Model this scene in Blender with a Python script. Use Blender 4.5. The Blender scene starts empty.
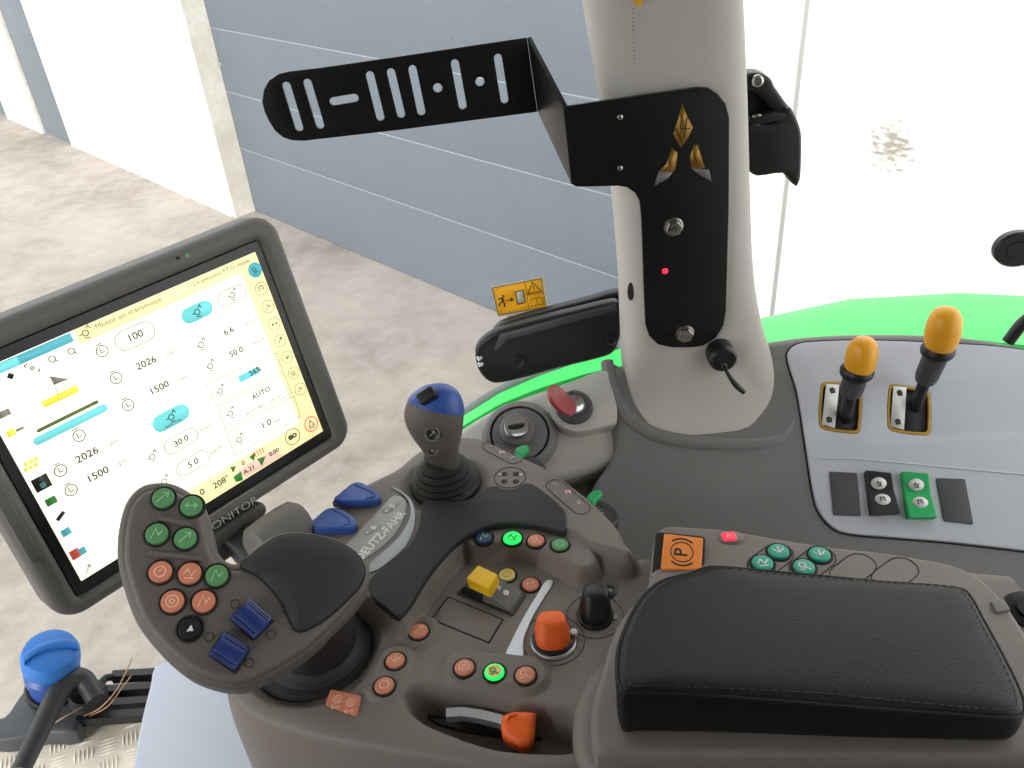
import bpy, bmesh, math, random
import numpy as np
from mathutils import Vector, Matrix
random.seed(4)
C = bpy.context.scene.collection
# ------------------------------------------------------------------ camera
F = 860.0; NX, NY = 105.0, 1302.0
ROLL = math.atan2(NX, NY); PITCH = math.atan(F / math.hypot(NX, NY))
CAM = Vector((0, 0, 2.7))
R3 = Matrix.Rotation(math.pi/2-PITCH, 3, 'X') @ Matrix.Rotation(-ROLL, 3, 'Z')
cd = bpy.data.cameras.new('camera'); cam = bpy.data.objects.new('camera', cd); C.objects.link(cam)
cam.matrix_world = Matrix.Translation(CAM) @ R3.to_4x4()
cd.sensor_fit = 'HORIZONTAL'; cd.sensor_width = 36; cd.lens = 36*F/1024
cd.clip_start = .02; cd.clip_end = 200
bpy.context.scene.camera = cam
def ray(u, v): return R3 @ Vector(((u-512)/F, -(v-384)/F, -1))
def PZ(u, v, z):
    q = ray(u, v); return CAM + q*((z-CAM.z)/q.z)
def PY(u, v, y):
    q = ray(u, v); return CAM + q*(y/q.y)
def PX(u, v, x):
    q = ray(u, v); return CAM + q*(x/q.x)
class Plane:
    def __init__(s, o, n, xh=(1, 0, 0)):
        s.o = Vector(o); s.n = Vector(n).normalized()
        s.x = Vector(xh); s.x = (s.x - s.n*s.x.dot(s.n)).normalized(); s.y = s.n.cross(s.x)
    def P(s, u, v, h=0):
        q = ray(u, v); o = s.o + s.n*h
        return CAM + q*((o-CAM).dot(s.n)/q.dot(s.n))
    def L(s, u, v, h=0):
        p = s.P(u, v, h)-s.o; return (p.dot(s.x), p.dot(s.y))
    def W(s, a, b, h=0): return s.o + s.x*a + s.y*b + s.n*h
    def M(s):
        m = Matrix((s.x, s.y, s.n)).transposed().to_4x4(); m.translation = s.o; return m
    def up(s, h): return Plane(s.o+s.n*h, s.n, s.x)
    def pts(s, lst, h=0): return [s.L(u, v, h) for u, v in lst]
# ------------------------------------------------------------------ materials
def lin(c): c = c/255; return c/12.92 if c <= .04045 else ((c+.055)/1.055)**2.4
def col(rgb): return (lin(rgb[0]), lin(rgb[1]), lin(rgb[2]), 1)
MATS = {}
def mat(name, rgb, rough=.5, metal=0, bump=0, bscale=400, var=0, vscale=20, emit=0, spec=.5, coat=0):
    if name in MATS: return MATS[name]
    m = bpy.data.materials.new(name); m.use_nodes = True; nt = m.node_tree; N = nt.nodes; Lk = nt.links
    b = N['Principled BSDF']; b.inputs['Base Color'].default_value = col(rgb)
    b.inputs['Roughness'].default_value = rough; b.inputs['Metallic'].default_value = metal
    b.inputs['Specular IOR Level'].default_value = spec; b.inputs['Coat Weight'].default_value = coat
    tc = N.new('ShaderNodeTexCoord')
    if var:
        no = N.new('ShaderNodeTexNoise'); no.inputs['Scale'].default_value = vscale; no.inputs['Detail'].default_value = 6
        Lk.new(tc.outputs['Object'], no.inputs['Vector'])
        mx = N.new('ShaderNodeMix'); mx.data_type = 'RGBA'
        d = max(0, 1-var); mx.inputs[6].default_value = tuple(c*d for c in col(rgb)[:3])+(1,)
        mx.inputs[7].default_value = tuple(min(1, c*(1+var)) for c in col(rgb)[:3])+(1,)
        Lk.new(no.outputs['Fac'], mx.inputs[0]); Lk.new(mx.outputs[2], b.inputs['Base Color'])
    if bump:
        no = N.new('ShaderNodeTexNoise'); no.inputs['Scale'].default_value = bscale; no.inputs['Detail'].default_value = 3
        Lk.new(tc.outputs['Object'], no.inputs['Vector'])
        bp = N.new('ShaderNodeBump'); bp.inputs['Strength'].default_value = bump; bp.inputs['Distance'].default_value = .001
        Lk.new(no.outputs['Fac'], bp.inputs['Height']); Lk.new(bp.outputs['Normal'], b.inputs['Normal'])
    if emit:
        b.inputs['Emission Color'].default_value = col(rgb); b.inputs['Emission Strength'].default_value = emit
    MATS[name] = m; return m
M_console = mat('console_plastic', (121, 112, 106), .55, bump=.35, bscale=900, var=.05, vscale=30)
M_rubber = mat('black_rubber_pad', (38, 41, 43), .65, bump=.3, bscale=1200)
M_boot = mat('black_boot', (30, 30, 31), .6, bump=.2, bscale=600)
M_mon = mat('monitor_shell', (104, 102, 100), .55, bump=.25, bscale=1000)
M_bezel = mat('monitor_bezel', (22, 23, 23), .35)
M_paddle = mat('paddle_plastic', (95, 90, 87), .55, bump=.3, bscale=900)
M_black = mat('black_plastic', (26, 27, 28), .4)
M_blackm = mat('black_painted_steel', (17, 18, 19), .33, bump=.15, bscale=1500)
M_dark = mat('dark_recess', (14, 13, 13), .7)
M_blue = mat('blue_plastic', (50, 84, 160), .4, bump=.1)
M_blued = mat('deep_blue_plastic', (30, 54, 120), .4, bump=.1)
M_bluel = mat('bright_blue_cap', (48, 118, 200), .5)
M_green = mat('green_button', (92, 150, 96), .45)
M_teal = mat('teal_button', (45, 165, 140), .4)
M_orangeb = mat('salmon_button', (210, 132, 102), .45)
M_orange = mat('orange_plastic', (245, 105, 35), .45, bump=.1)
M_orangep = mat('orange_switch', (240, 140, 60), .45)
M_yellow = mat('yellow_plastic', (240, 190, 25), .4)
M_yellowk = mat('yellow_knob', (250, 178, 40), .35)
M_cream = mat('pale_yellow_button', (238, 218, 130), .45)
M_navy = mat('navy_button', (40, 58, 100), .4)
M_litgreen = mat('lit_green', (25, 235, 90), .4, emit=.62)
M_litred = mat('lit_red', (255, 45, 70), .4, emit=.55)
M_white = mat('white_print', (225, 225, 222), .5)
M_grayp = mat('grey_print', (165, 160, 155), .5)
M_symg = mat('symbol_light_green', (150, 200, 150), .5)
M_symo = mat('symbol_light_orange', (245, 190, 165), .5)
M_blackp = mat('black_print', (25, 24, 24), .5)
M_redp = mat('red_white_print', (240, 190, 185), .5)
M_silver = mat('silver_trim', (190, 192, 195), .3, metal=.6)
M_satin = mat('satin_grey_plate', (150, 150, 147), .4, metal=.2, bump=.1)
M_chrome = mat('chrome', (225, 225, 228), .12, metal=1)
M_steel = mat('zinc_bolt', (190, 188, 182), .25, metal=1)
M_leather = mat('black_leather', (17, 18, 19), .5, spec=.35)
M_pillar = mat('pillar_grey', (190, 186, 179), .6, bump=.25, bscale=700, var=.03, vscale=15)
M_trimg = mat('light_grey_trim', (190, 188, 181), .6, bump=.2, bscale=700)
M_sidec = mat('side_console_plastic', (118, 116, 115), .55, bump=.3, bscale=800, var=.04, vscale=20)
M_panel = mat('grey_panel', (196, 199, 207), .5, bump=.1, bscale=500)
M_fender = mat('green_paint', (52, 225, 98), .45)
M_seal = mat('window_seal', (120, 124, 126), .6)
M_gold = mat('gold_foil', (150, 112, 40), .4, metal=.5, var=.3, vscale=120)
M_labely = mat('label_yellow', (255, 214, 70), .5)
M_labelw = mat('label_white', (226, 222, 214), .5)
M_red = mat('red_key', (150, 45, 50), .45)
M_brass = mat('brass_liner', (190, 150, 60), .4, metal=.4)
M_charcoal = mat('charcoal_blank', (72, 74, 78), .55, bump=.2)
M_greensw = mat('green_switch', (30, 175, 95), .4)
M_pale = mat('pale_panel', (178, 185, 197), .5)
M_tread = mat('tread_plate', (246, 236, 220), .4, metal=0, var=.12, vscale=14)
M_straw = mat('straw', (185, 150, 115), .7)
M_hose = mat('dark_lever', (48, 50, 52), .5, bump=.3, bscale=500)
M_door = mat('door_panel', (95, 103, 112), .55, bump=.06, bscale=60, var=.06, vscale=3)
M_joint = mat('joint_grey', (168, 168, 166), .6)
M_doorline = mat('door_highlight', (146, 154, 161), .5)  # paler tone painted for light caught on the section edges
M_wall = mat('white_panel', (249, 248, 245), .6)
M_facstrip = mat('grey_strip', (98, 106, 113), .6, var=.08, vscale=4)
M_roof = mat('roof_lining', (150, 148, 144), .8)
# leather grain
nt = M_leather.node_tree; vo = nt.nodes.new('ShaderNodeTexVoronoi'); vo.inputs['Scale'].default_value = 650
tc = nt.nodes.new('ShaderNodeTexCoord'); nt.links.new(tc.outputs['Object'], vo.inputs['Vector'])
bp = nt.nodes.new('ShaderNodeBump'); bp.inputs['Strength'].default_value = .22; bp.inputs['Distance'].default_value = .0008
nt.links.new(vo.outputs['Distance'], bp.inputs['Height']); nt.links.new(bp.outputs['Normal'], nt.nodes['Principled BSDF'].inputs['Normal'])
def concrete(name, c1, c2, c3, sc):
    m = bpy.data.materials.new(name); m.use_nodes = True; nt = m.node_tree; N = nt.nodes; L = nt.links
    b = N['Principled BSDF']; b.inputs['Roughness'].default_value = .8
    tc = N.new('ShaderNodeTexCoord')
    def noise(s, d, r=.6):
        n = N.new('ShaderNodeTexNoise'); n.inputs['Scale'].default_value = s; n.inputs['Detail'].default_value = d
        n.inputs['Roughness'].default_value = r; L.new(tc.outputs['Object'], n.inputs['Vector']); return n
    a = noise(sc, 8); r = N.new('ShaderNodeValToRGB'); e = r.color_ramp.elements
    e[0].position = .33; e[0].color = col(c1); e[1].position = .62; e[1].color = col(c2); L.new(a.outputs['Fac'], r.inputs[0])
    a2 = noise(sc*9, 8, .7); r2 = N.new('ShaderNodeValToRGB'); e = r2.color_ramp.elements
    e[0].position = .38; e[0].color = (0, 0, 0, 1); e[1].position = .72; e[1].color = (1, 1, 1, 1); L.new(a2.outputs['Fac'], r2.inputs[0])
    mx = N.new('ShaderNodeMix'); mx.data_type = 'RGBA'; mx.inputs[7].default_value = col(c3)
    ma = N.new('ShaderNodeMath'); ma.operation = 'MULTIPLY'; ma.inputs[1].default_value = .6; L.new(r2.outputs[0], ma.inputs[0])
    L.new(ma.outputs[0], mx.inputs[0]); L.new(r.outputs[0], mx.inputs[6]); L.new(mx.outputs[2], b.inputs['Base Color'])
    bp = N.new('ShaderNodeBump'); bp.inputs['Strength'].default_value = .2; L.new(a2.outputs['Fac'], bp.inputs['Height']); L.new(bp.outputs['Normal'], b.inputs['Normal'])
    return m
M_floor = concrete('dirty_concrete', (124, 115, 107), (157, 148, 139), (176, 168, 160), .7)
M_conc = concrete('stained_column', (205, 198, 186), (232, 228, 220), (200, 190, 174), 2.2)
def stainwall():
    m = bpy.data.materials.new('white_wall_with_flaked_patch'); m.use_nodes = True; nt = m.node_tree; N = nt.nodes; L = nt.links
    b = N['Principled BSDF']; b.inputs['Roughness'].default_value = .6
    tc = N.new('ShaderNodeTexCoord'); n = N.new('ShaderNodeTexNoise'); n.inputs['Scale'].default_value = 30; n.inputs['Detail'].default_value = 8
    mp = N.new('ShaderNodeMapping'); mp.inputs['Scale'].default_value = (1, 1, 2.2); L.new(tc.outputs['Object'], mp.inputs[0]); L.new(mp.outputs[0], n.inputs['Vector'])
    c = PW(890, 148, 3.15)
    d = N.new('ShaderNodeVectorMath'); d.operation = 'DISTANCE'; d.inputs[1].default_value = c; L.new(tc.outputs['Object'], d.inputs[0])
    f = N.new('ShaderNodeMapRange'); f.inputs[1].default_value = .02; f.inputs[2].default_value = .19; f.inputs[3].default_value = .26; f.inputs[4].default_value = -.3
    L.new(d.outputs['Value'], f.inputs[0]); ad = N.new('ShaderNodeMath'); L.new(f.outputs[0], ad.inputs[0]); L.new(n.outputs['Fac'], ad.inputs[1])
    r = N.new('ShaderNodeValToRGB'); r.color_ramp.elements[0].position = .56; r.color_ramp.elements[0].color = col((249, 248, 245))
    r.color_ramp.elements[1].position = .74; r.color_ramp.elements[1].color = col((172, 163, 152)); L.new(ad.outputs[0], r.inputs[0]); L.new(r.outputs[0], b.inputs['Base Color'])
    return m
def film(m):
    nt = m.node_tree; N = nt.nodes; out = N['Material Output']; b = N['Principled BSDF']
    t = N.new('ShaderNodeBsdfTranslucent'); t.inputs[0].default_value = b.inputs['Base Color'].default_value
    mx = N.new('ShaderNodeMixShader'); mx.inputs[0].default_value = .5
    nt.links.new(b.outputs[0], mx.inputs[1]); nt.links.new(t.outputs[0], mx.inputs[2]); nt.links.new(mx.outputs[0], out.inputs[0])
film(M_labely); film(M_labelw)
def glass_mat():
    m = bpy.data.materials.new('cab_glass'); m.use_nodes = True; nt = m.node_tree; N = nt.nodes; L = nt.links
    N.remove(N['Principled BSDF']); out = N['Material Output']
    t = N.new('ShaderNodeBsdfTransparent'); t.inputs[0].default_value = (.985, .99, .985, 1)
    g = N.new('ShaderNodeBsdfGlossy'); g.inputs['Roughness'].default_value = .02; g.inputs['Color'].default_value = (1, 1, 1, 1)
    lw = N.new('ShaderNodeLayerWeight'); lw.inputs[0].default_value = .5
    pw = N.new('ShaderNodeMath'); pw.operation = 'POWER'; pw.inputs[1].default_value = 4; L.new(lw.outputs['Facing'], pw.inputs[0])
    fr = N.new('ShaderNodeMath'); fr.operation = 'MULTIPLY_ADD'; fr.inputs[1].default_value = .5; fr.inputs[2].default_value = .015; L.new(pw.outputs[0], fr.inputs[0])
    mx = N.new('ShaderNodeMixShader'); L.new(fr.outputs[0], mx.inputs[0]); L.new(t.outputs[0], mx.inputs[1]); L.new(g.outputs[0], mx.inputs[2])
    df = N.new('ShaderNodeBsdfDiffuse'); df.inputs[0].default_value = (.9, .9, .9, 1)
    tc = N.new('ShaderNodeTexCoord'); n = N.new('ShaderNodeTexNoise'); n.inputs['Scale'].default_value = 55; n.inputs['Detail'].default_value = 2
    L.new(tc.outputs['Object'], n.inputs['Vector']); r = N.new('ShaderNodeValToRGB'); r.color_ramp.elements[0].position = .775; r.color_ramp.elements[1].position = .80
    L.new(n.outputs['Fac'], r.inputs[0]); mx2 = N.new('ShaderNodeMixShader'); L.new(r.outputs[0], mx2.inputs[0]); L.new(mx.outputs[0], mx2.inputs[1]); L.new(df.outputs[0], mx2.inputs[2])
    L.new(mx2.outputs[0], out.inputs[0]); return m
# ------------------------------------------------------------------ object helpers
def thing(name, label, cat, loc=(0, 0, 0), group=None):
    o = bpy.data.objects.new(name, None); C.objects.link(o); o.location = loc; o.empty_display_size = .02
    o['label'] = label; o['category'] = cat
    if group: o['group'] = group
    return o
def tag(o, label, cat, group=None):
    o['label'] = label; o['category'] = cat
    if group: o['group'] = group
    return o
def root_loc(p):
    l = Vector((0, 0, 0))
    while p: l = l + p.location; p = p.parent
    return l
def link(name, me, m, parent=None, label=None, smooth=40, origin=None):
    """me is in world coordinates"""
    me.materials.clear(); me.materials.append(m)
    base = root_loc(parent)
    if parent is None:
        n = len(me.vertices); a = np.empty(n*3); me.vertices.foreach_get('co', a); a = a.reshape(-1, 3)
        c = Vector(((a[:, 0].min()+a[:, 0].max())/2, (a[:, 1].min()+a[:, 1].max())/2, a[:, 2].min())) if origin is None else Vector(origin)
        me.transform(Matrix.Translation(-c))
    else: me.transform(Matrix.Translation(-base)); c = Vector((0, 0, 0))
    for p in me.polygons: p.use_smooth = True
    if smooth is not None: me.set_sharp_from_angle(angle=math.radians(smooth))
    o = bpy.data.objects.new(name, me); C.objects.link(o); o.location = c
    if parent: o.parent = parent
    if label: o['label'] = label
    return o
def struct(o): o['kind'] = 'structure'; return o
def smoothpts(p, n=6):
    out = []; k = len(p)
    for i in range(k):
        a, b, c, d = [np.array(p[(i+j-1) % k]) for j in range(4)]
        # centripetal-ish: limit tangents
        lb = np.linalg.norm(c-b); t1 = (c-a); t2 = (d-b)
        t1 = t1/(np.linalg.norm(t1)+1e-9)*lb; t2 = t2/(np.linalg.norm(t2)+1e-9)*lb
        for j in range(n):
            t = j/n; h1 = 2*t**3-3*t**2+1; h2 = -2*t**3+3*t**2; h3 = t**3-2*t**2+t; h4 = t**3-t**2
            out.append(tuple(b*h1+c*h2+t1*h3*.9+t2*h4*.9))
    return out
def area(p): return .5*sum(p[i-1][0]*p[i][1]-p[i][0]*p[i-1][1] for i in range(len(p)))
def inset(p, d):
    """positive = inwards"""
    s = 1 if area(p) > 0 else -1; out = []; k = len(p)
    for i in range(k):
        a, b, c = [np.array(p[(i+j-1) % k][:2]) for j in range(3)]
        e1 = b-a; e2 = c-b; e1 = e1/(np.linalg.norm(e1)+1e-12); e2 = e2/(np.linalg.norm(e2)+1e-12)
        n1 = np.array([-e1[1], e1[0]]); n2 = np.array([-e2[1], e2[0]]); n = n1+n2; l = n.dot(n)
        n = n*(2/l) if l > .6 else n1
        out.append(tuple(b+n*d*s))
    return out
def dist_poly(P, q):
    P = np.array(P); A = P; B = np.roll(P, -1, 0); e = B-A; t = np.clip(((q-A)*e).sum(1)/((e*e).sum(1)+1e-18), 0, 1)
    return np.hypot(*(A+e*t[:, None]-q).T).min()
def inset_clean(p, d):
    o = inset(p, d); k = [q for q in o if dist_poly(p, np.array(q)) > abs(d)*.97]
    return k if len(k) > 3 else o
def dedupe(p, d):
    o = [p[0]]
    for q in p[1:]:
        if math.hypot(q[0]-o[-1][0], q[1]-o[-1][1]) > d: o.append(q)
    if len(o) > 3 and math.hypot(o[0][0]-o[-1][0], o[0][1]-o[-1][1]) < d: o.pop()
    return o
def shrink(p, d):
    """pull every point towards the centroid by d (same vertex count)"""
    c = np.mean(np.array(p), 0); out = []
    for q in p:
        v = np.array(q)-c; l = np.linalg.norm(v); out.append(tuple(c+v*max(.05, 1-d/l)))
    return out
def rrect(cx, cy, w, h, r, ang=0, n=5):
    out = []; ca, sa = math.cos(ang), math.sin(ang)
    for (sx, sy, a0) in ((1, 1, 0), (-1, 1, 90), (-1, -1, 180), (1, -1, 270)):
        for i in range(n+1):
            a = math.radians(a0+90*i/n); x = sx*(w/2-r)+r*math.cos(a); y = sy*(h/2-r)+r*math.sin(a)
            out.append((cx+x*ca-y*sa, cy+x*sa+y*ca))
    return out
def capsule(a, b, r, n=6):
    d = math.atan2(b[1]-a[1], b[0]-a[0]); out = []
    for i in range(n+1): t = d-math.pi/2+math.pi*i/n; out.append((b[0]+r*math.cos(t), b[1]+r*math.sin(t)))
    for i in range(n+1): t = d+math.pi/2+math.pi*i/n; out.append((a[0]+r*math.cos(t), a[1]+r*math.sin(t)))
    return out
def circ(c, r, n=28, ry=None): ry = ry or r; return [(c[0]+r*math.cos(2*math.pi*i/n), c[1]+ry*math.sin(2*math.pi*i/n)) for i in range(n)]
def slabmesh(pts, pl, h0, h1, bev=0, holes=(), res=3):
    cu = bpy.data.curves.new('c', 'CURVE'); cu.dimensions = '2D'; cu.fill_mode = 'BOTH'
    bev = min(bev, (h1-h0)/2)
    cu.extrude = max(0, (h1-h0)/2-bev); cu.bevel_depth = bev; cu.bevel_resolution = res
    def add(p):
        s = cu.splines.new('POLY'); s.points.add(len(p)-1); s.use_cyclic_u = True
        for q, w in zip(s.points, p): q.co = (w[0], w[1], 0, 1)
    p = inset_clean(pts, bev) if bev else list(pts)
    p = dedupe(p, max(bev*.18, 1e-5))
    if area(p) < 0: p = p[::-1]
    add(p)
    for h in holes:
        h = inset_clean(h, -bev) if bev else list(h)
        if area(h) > 0: h = h[::-1]
        add(h)
    ob = bpy.data.objects.new('c', cu); me = bpy.data.meshes.new_from_object(ob)
    bpy.data.objects.remove(ob); bpy.data.curves.remove(cu)
    me.transform(Matrix.Translation((0, 0, (h0+h1)/2))); me.transform(pl.M())
    bm = bmesh.new(); bm.from_mesh(me); bmesh.ops.remove_doubles(bm, verts=bm.verts, dist=2e-6)
    bmesh.ops.recalc_face_normals(bm, faces=bm.faces); bm.to_mesh(me); bm.free()
    return me
def slab(name, pts, pl, h0, h1, m, parent=None, bev=0, holes=(), label=None, smooth=40, res=3):
    return link(name, slabmesh(pts, pl, h0, h1, bev, holes, res), m, parent, label, smooth)
def join(meshes):
    bm = bmesh.new()
    for me in meshes: bm.from_mesh(me); bpy.data.meshes.remove(me)
    me = bpy.data.meshes.new('j'); bm.to_mesh(me); bm.free(); return me
def lathemesh(prof, o, ax, seg=32, xh=None, sx=1, sy=1):
    ax = Vector(ax).normalized(); x = Vector(xh) if xh is not None else (Vector((1, 0, 0)) if abs(ax.x) < .9 else Vector((0, 1, 0)))
    x = (x-ax*x.dot(ax)).normalized(); y = ax.cross(x); o = Vector(o); bm = bmesh.new(); rings = []
    for r, h in prof:
        if r < 1e-6: rings.append([bm.verts.new(o+ax*h)])
        else: rings.append([bm.verts.new(o+ax*h+x*(r*sx*math.cos(2*math.pi*i/seg))+y*(r*sy*math.sin(2*math.pi*i/seg))) for i in range(seg)])
    for a, b in zip(rings, rings[1:]):
        for i in range(seg):
            j = (i+1) % seg
            if len(a) == 1 and len(b) == 1: continue
            if len(a) == 1: bm.faces.new((a[0], b[j], b[i])) if False else bm.faces.new((a[0], b[i], b[j]))
            elif len(b) == 1: bm.faces.new((a[i], a[j], b[0]))
            else: bm.faces.new((a[i], a[j], b[j], b[i]))
    for r in (rings[0], rings[-1]):
        if len(r) > 1: bm.faces.new(r)
    bmesh.ops.recalc_face_normals(bm, faces=bm.faces)
    me = bpy.data.meshes.new('l'); bm.to_mesh(me); bm.free(); return me
def lathe(name, prof, o, ax, m, parent=None, seg=32, label=None, smooth=40, **k):
    return link(name, lathemesh(prof, o, ax, seg, **k), m, parent, label, smooth)
def loftmesh(rings, caps=True):
    bm = bmesh.new(); R = [[bm.verts.new(p) for p in r] for r in rings]; n = len(R[0])
    for a, b in zip(R, R[1:]):
        for i in range(n): j = (i+1) % n; bm.faces.new((a[i], a[j], b[j], b[i]))
    if caps: bm.faces.new(R[0]); bm.faces.new(R[-1])
    bmesh.ops.recalc_face_normals(bm, faces=bm.faces)
    me = bpy.data.meshes.new('l'); bm.to_mesh(me); bm.free(); return me
def tubemesh(pts, rad, seg=10, sub=6):
    pts = [Vector(p) for p in pts]
    if not hasattr(rad, '__len__'): rad = [rad]*len(pts)
    if sub > 1 and len(pts) > 2:
        q = []; rr = []
        for i in range(len(pts)-1):
            a, b, c, d = pts[max(i-1, 0)], pts[i], pts[i+1], pts[min(i+2, len(pts)-1)]
            for j in range(sub):
                t = j/sub; q.append(.5*((2*b)+(c-a)*t+(2*a-5*b+4*c-d)*t*t+(3*b-a-3*c+d)*t**3)); rr.append(rad[i]*(1-t)+rad[i+1]*t)
        q.append(pts[-1]); rr.append(rad[-1]); pts, rad = q, rr
    rings = []; up = None
    for i, p in enumerate(pts):
        t = (pts[min(i+1, len(pts)-1)]-pts[max(i-1, 0)]).normalized()
        if up is None: up = Vector((0, 0, 1)) if abs(t.z) < .9 else Vector((1, 0, 0))
        x = (up-t*up.dot(t)).normalized(); up = x; y = t.cross(x)
        rings.append([p+x*(rad[i]*math.cos(2*math.pi*k/seg))+y*(rad[i]*math.sin(2*math.pi*k/seg)) for k in range(seg)])
    return loftmesh(rings)
def tube(name, pts, rad, m, parent=None, seg=10, sub=6, label=None): return link(name, tubemesh(pts, rad, seg, sub), m, parent, label, 50)
def boxmesh(o, x, y, z, dx, dy, dz):
    """corner-centred box: o centre, axes and full sizes"""
    bm = bmesh.new(); o, x, y, z = map(Vector, (o, x, y, z)); v = []
    for sx in (-.5, .5):
        for sy in (-.5, .5):
            for sz in (-.5, .5): v.append(bm.verts.new(o+x*(sx*dx)+y*(sy*dy)+z*(sz*dz)))
    for f in ((0, 1, 3, 2), (4, 6, 7, 5), (0, 4, 5, 1), (2, 3, 7, 6), (0, 2, 6, 4), (1, 5, 7, 3)): bm.faces.new([v[i] for i in f])
    bmesh.ops.recalc_face_normals(bm, faces=bm.faces); me = bpy.data.meshes.new('b'); bm.to_mesh(me); bm.free(); return me
FT = .00025   # thickness of print
def textmesh(s, pl, a, b, size, ang=0, h=0, align='CENTER', squeeze=1, bold=0, thick=FT):
    cu = bpy.data.curves.new('t', 'FONT'); cu.body = s; cu.size = size; cu.align_x = align; cu.align_y = 'CENTER'
    cu.extrude = thick/2; cu.offset = bold; cu.resolution_u = 3
    ob = bpy.data.objects.new('t', cu); me = bpy.data.meshes.new_from_object(ob)
    bpy.data.objects.remove(ob); bpy.data.curves.remove(cu)
    me.transform(pl.M() @ Matrix.Translation((a, b, h+thick/2)) @ Matrix.Rotation(ang, 4, 'Z') @ Matrix.Diagonal((squeeze, 1, 1, 1)))
    return me
def strokes(pl, lst, w, h=0, cyc=False, thick=FT):
    """flat ribbons along polylines in plane coordinates"""
    bm = bmesh.new()
    for poly in lst:
        cy = len(poly) > 2 and poly[0] == poly[-1]
        p = poly[:-1] if cy else poly; k = len(p); L = []; Rr = []
        for i in range(k):
            a = np.array(p[(i-1) % k] if cy or i > 0 else p[i]); c = np.array(p[(i+1) % k] if cy or i < k-1 else p[i]); b = np.array(p[i])
            t1 = b-a; t2 = c-b
            if np.linalg.norm(t1) < 1e-12: t1 = t2
            if np.linalg.norm(t2) < 1e-12: t2 = t1
            t1 = t1/(np.linalg.norm(t1)+1e-12); t2 = t2/(np.linalg.norm(t2)+1e-12); n = np.array([-t1[1]-t2[1], t1[0]+t2[0]]); n = n*(w/2*2/max(n.dot(n), .8))
            L.append([bm.verts.new(pl.W(*(b+n), h+z)) for z in (0, thick)]); Rr.append([bm.verts.new(pl.W(*(b-n), h+z)) for z in (0, thick)])
        for i in range(k if cy else k-1):
            j = (i+1) % k
            bm.faces.new((L[i][1], Rr[i][1], Rr[j][1], L[j][1])); bm.faces.new((L[i][0], L[i][1], L[j][1], L[j][0])); bm.faces.new((Rr[i][1], Rr[i][0], Rr[j][0], Rr[j][1]))
    bmesh.ops.recalc_face_normals(bm, faces=bm.faces)
    me = bpy.data.meshes.new('s'); bm.to_mesh(me); bm.free(); return me
def ringpts(c, r, n=20, a0=0, a1=2*math.pi, ry=None):
    p = [(c[0]+r*math.cos(a0+(a1-a0)*i/n), c[1]+(ry or r)*math.sin(a0+(a1-a0)*i/n)) for i in range(n+1)]
    if abs(a1-a0-2*math.pi) < 1e-6: p[-1] = p[0]
    return p
def glyph(c, r, k):
    """small stroke symbols"""
    x, y = c
    S = {0: [ringpts(c, r*.55, 14), [(x-r*.2, y), (x+r*.25, y+r*.2)]],
         1: [[(x-r*.6, y-r*.5), (x+r*.5, y+r*.6)], [(x-r*.1, y+r*.55), (x+r*.5, y+r*.6), (x+r*.45, y)]],
         2: [[(x-r*.6, y+r*.3), (x, y-r*.4), (x+r*.6, y+r*.3)], [(x, y-r*.4), (x, y+r*.6)]],
         3: [ringpts((x-r*.2, y+r*.15), r*.35, 12), [(x, y-r*.1), (x+r*.55, y-r*.6)], [(x-r*.6, y-r*.5), (x, y-r*.5)]],
         4: [[(x-r*.5, y-r*.5), (x-r*.5, y+r*.5), (x+r*.5, y+r*.5), (x+r*.5, y-r*.5)], [(x-r*.2, y), (x+r*.2, y)]],
         5: [[(x-r*.6, y), (x+r*.6, y)], [(x-r*.3, y+r*.3), (x-r*.6, y), (x-r*.3, y-r*.3)], [(x+r*.3, y+r*.3), (x+r*.6, y), (x+r*.3, y-r*.3)]],
         6: [[(x-r*.5, y-r*.6), (x-r*.1, y+r*.6), (x+r*.2, y-r*.2), (x+r*.6, y+r*.3)]],
         7: [ringpts(c, r*.6, 16), ringpts(c, r*.25, 10)],
         8: [[(x-r*.6, y-r*.2), (x-r*.2, y+r*.4), (x+r*.2, y-r*.3), (x+r*.6, y+r*.3)], [(x-r*.5, y-r*.55), (x+r*.5, y-r*.55)]]}
    return S[k % 9]
def button(parent, pl, a, b, r, m, sym, k, h=0, capname='push_button', label=None, rise=.0022, dish=True):
    o = pl.W(a, b, h)
    cap = lathe(capname, [(r*.98, -.001), (r*.98, rise*.55), (r*.9, rise*.9), (r*.78, rise), (0, rise)], o, pl.n, m, parent, 26, label, xh=pl.x)
    lathe('bezel_ring', [(r*1.02, -.001), (r*1.02, rise*.35), (r*1.1, rise*.5), (r*1.2, rise*.3), (r*1.24, -.001)], o, pl.n, M_dark, cap, 26, xh=pl.x)
    if sym: link('symbol', strokes(pl, glyph((a, b), r*.85, k), r*.12, h+rise), sym, cap, smooth=None)
    return cap
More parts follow.
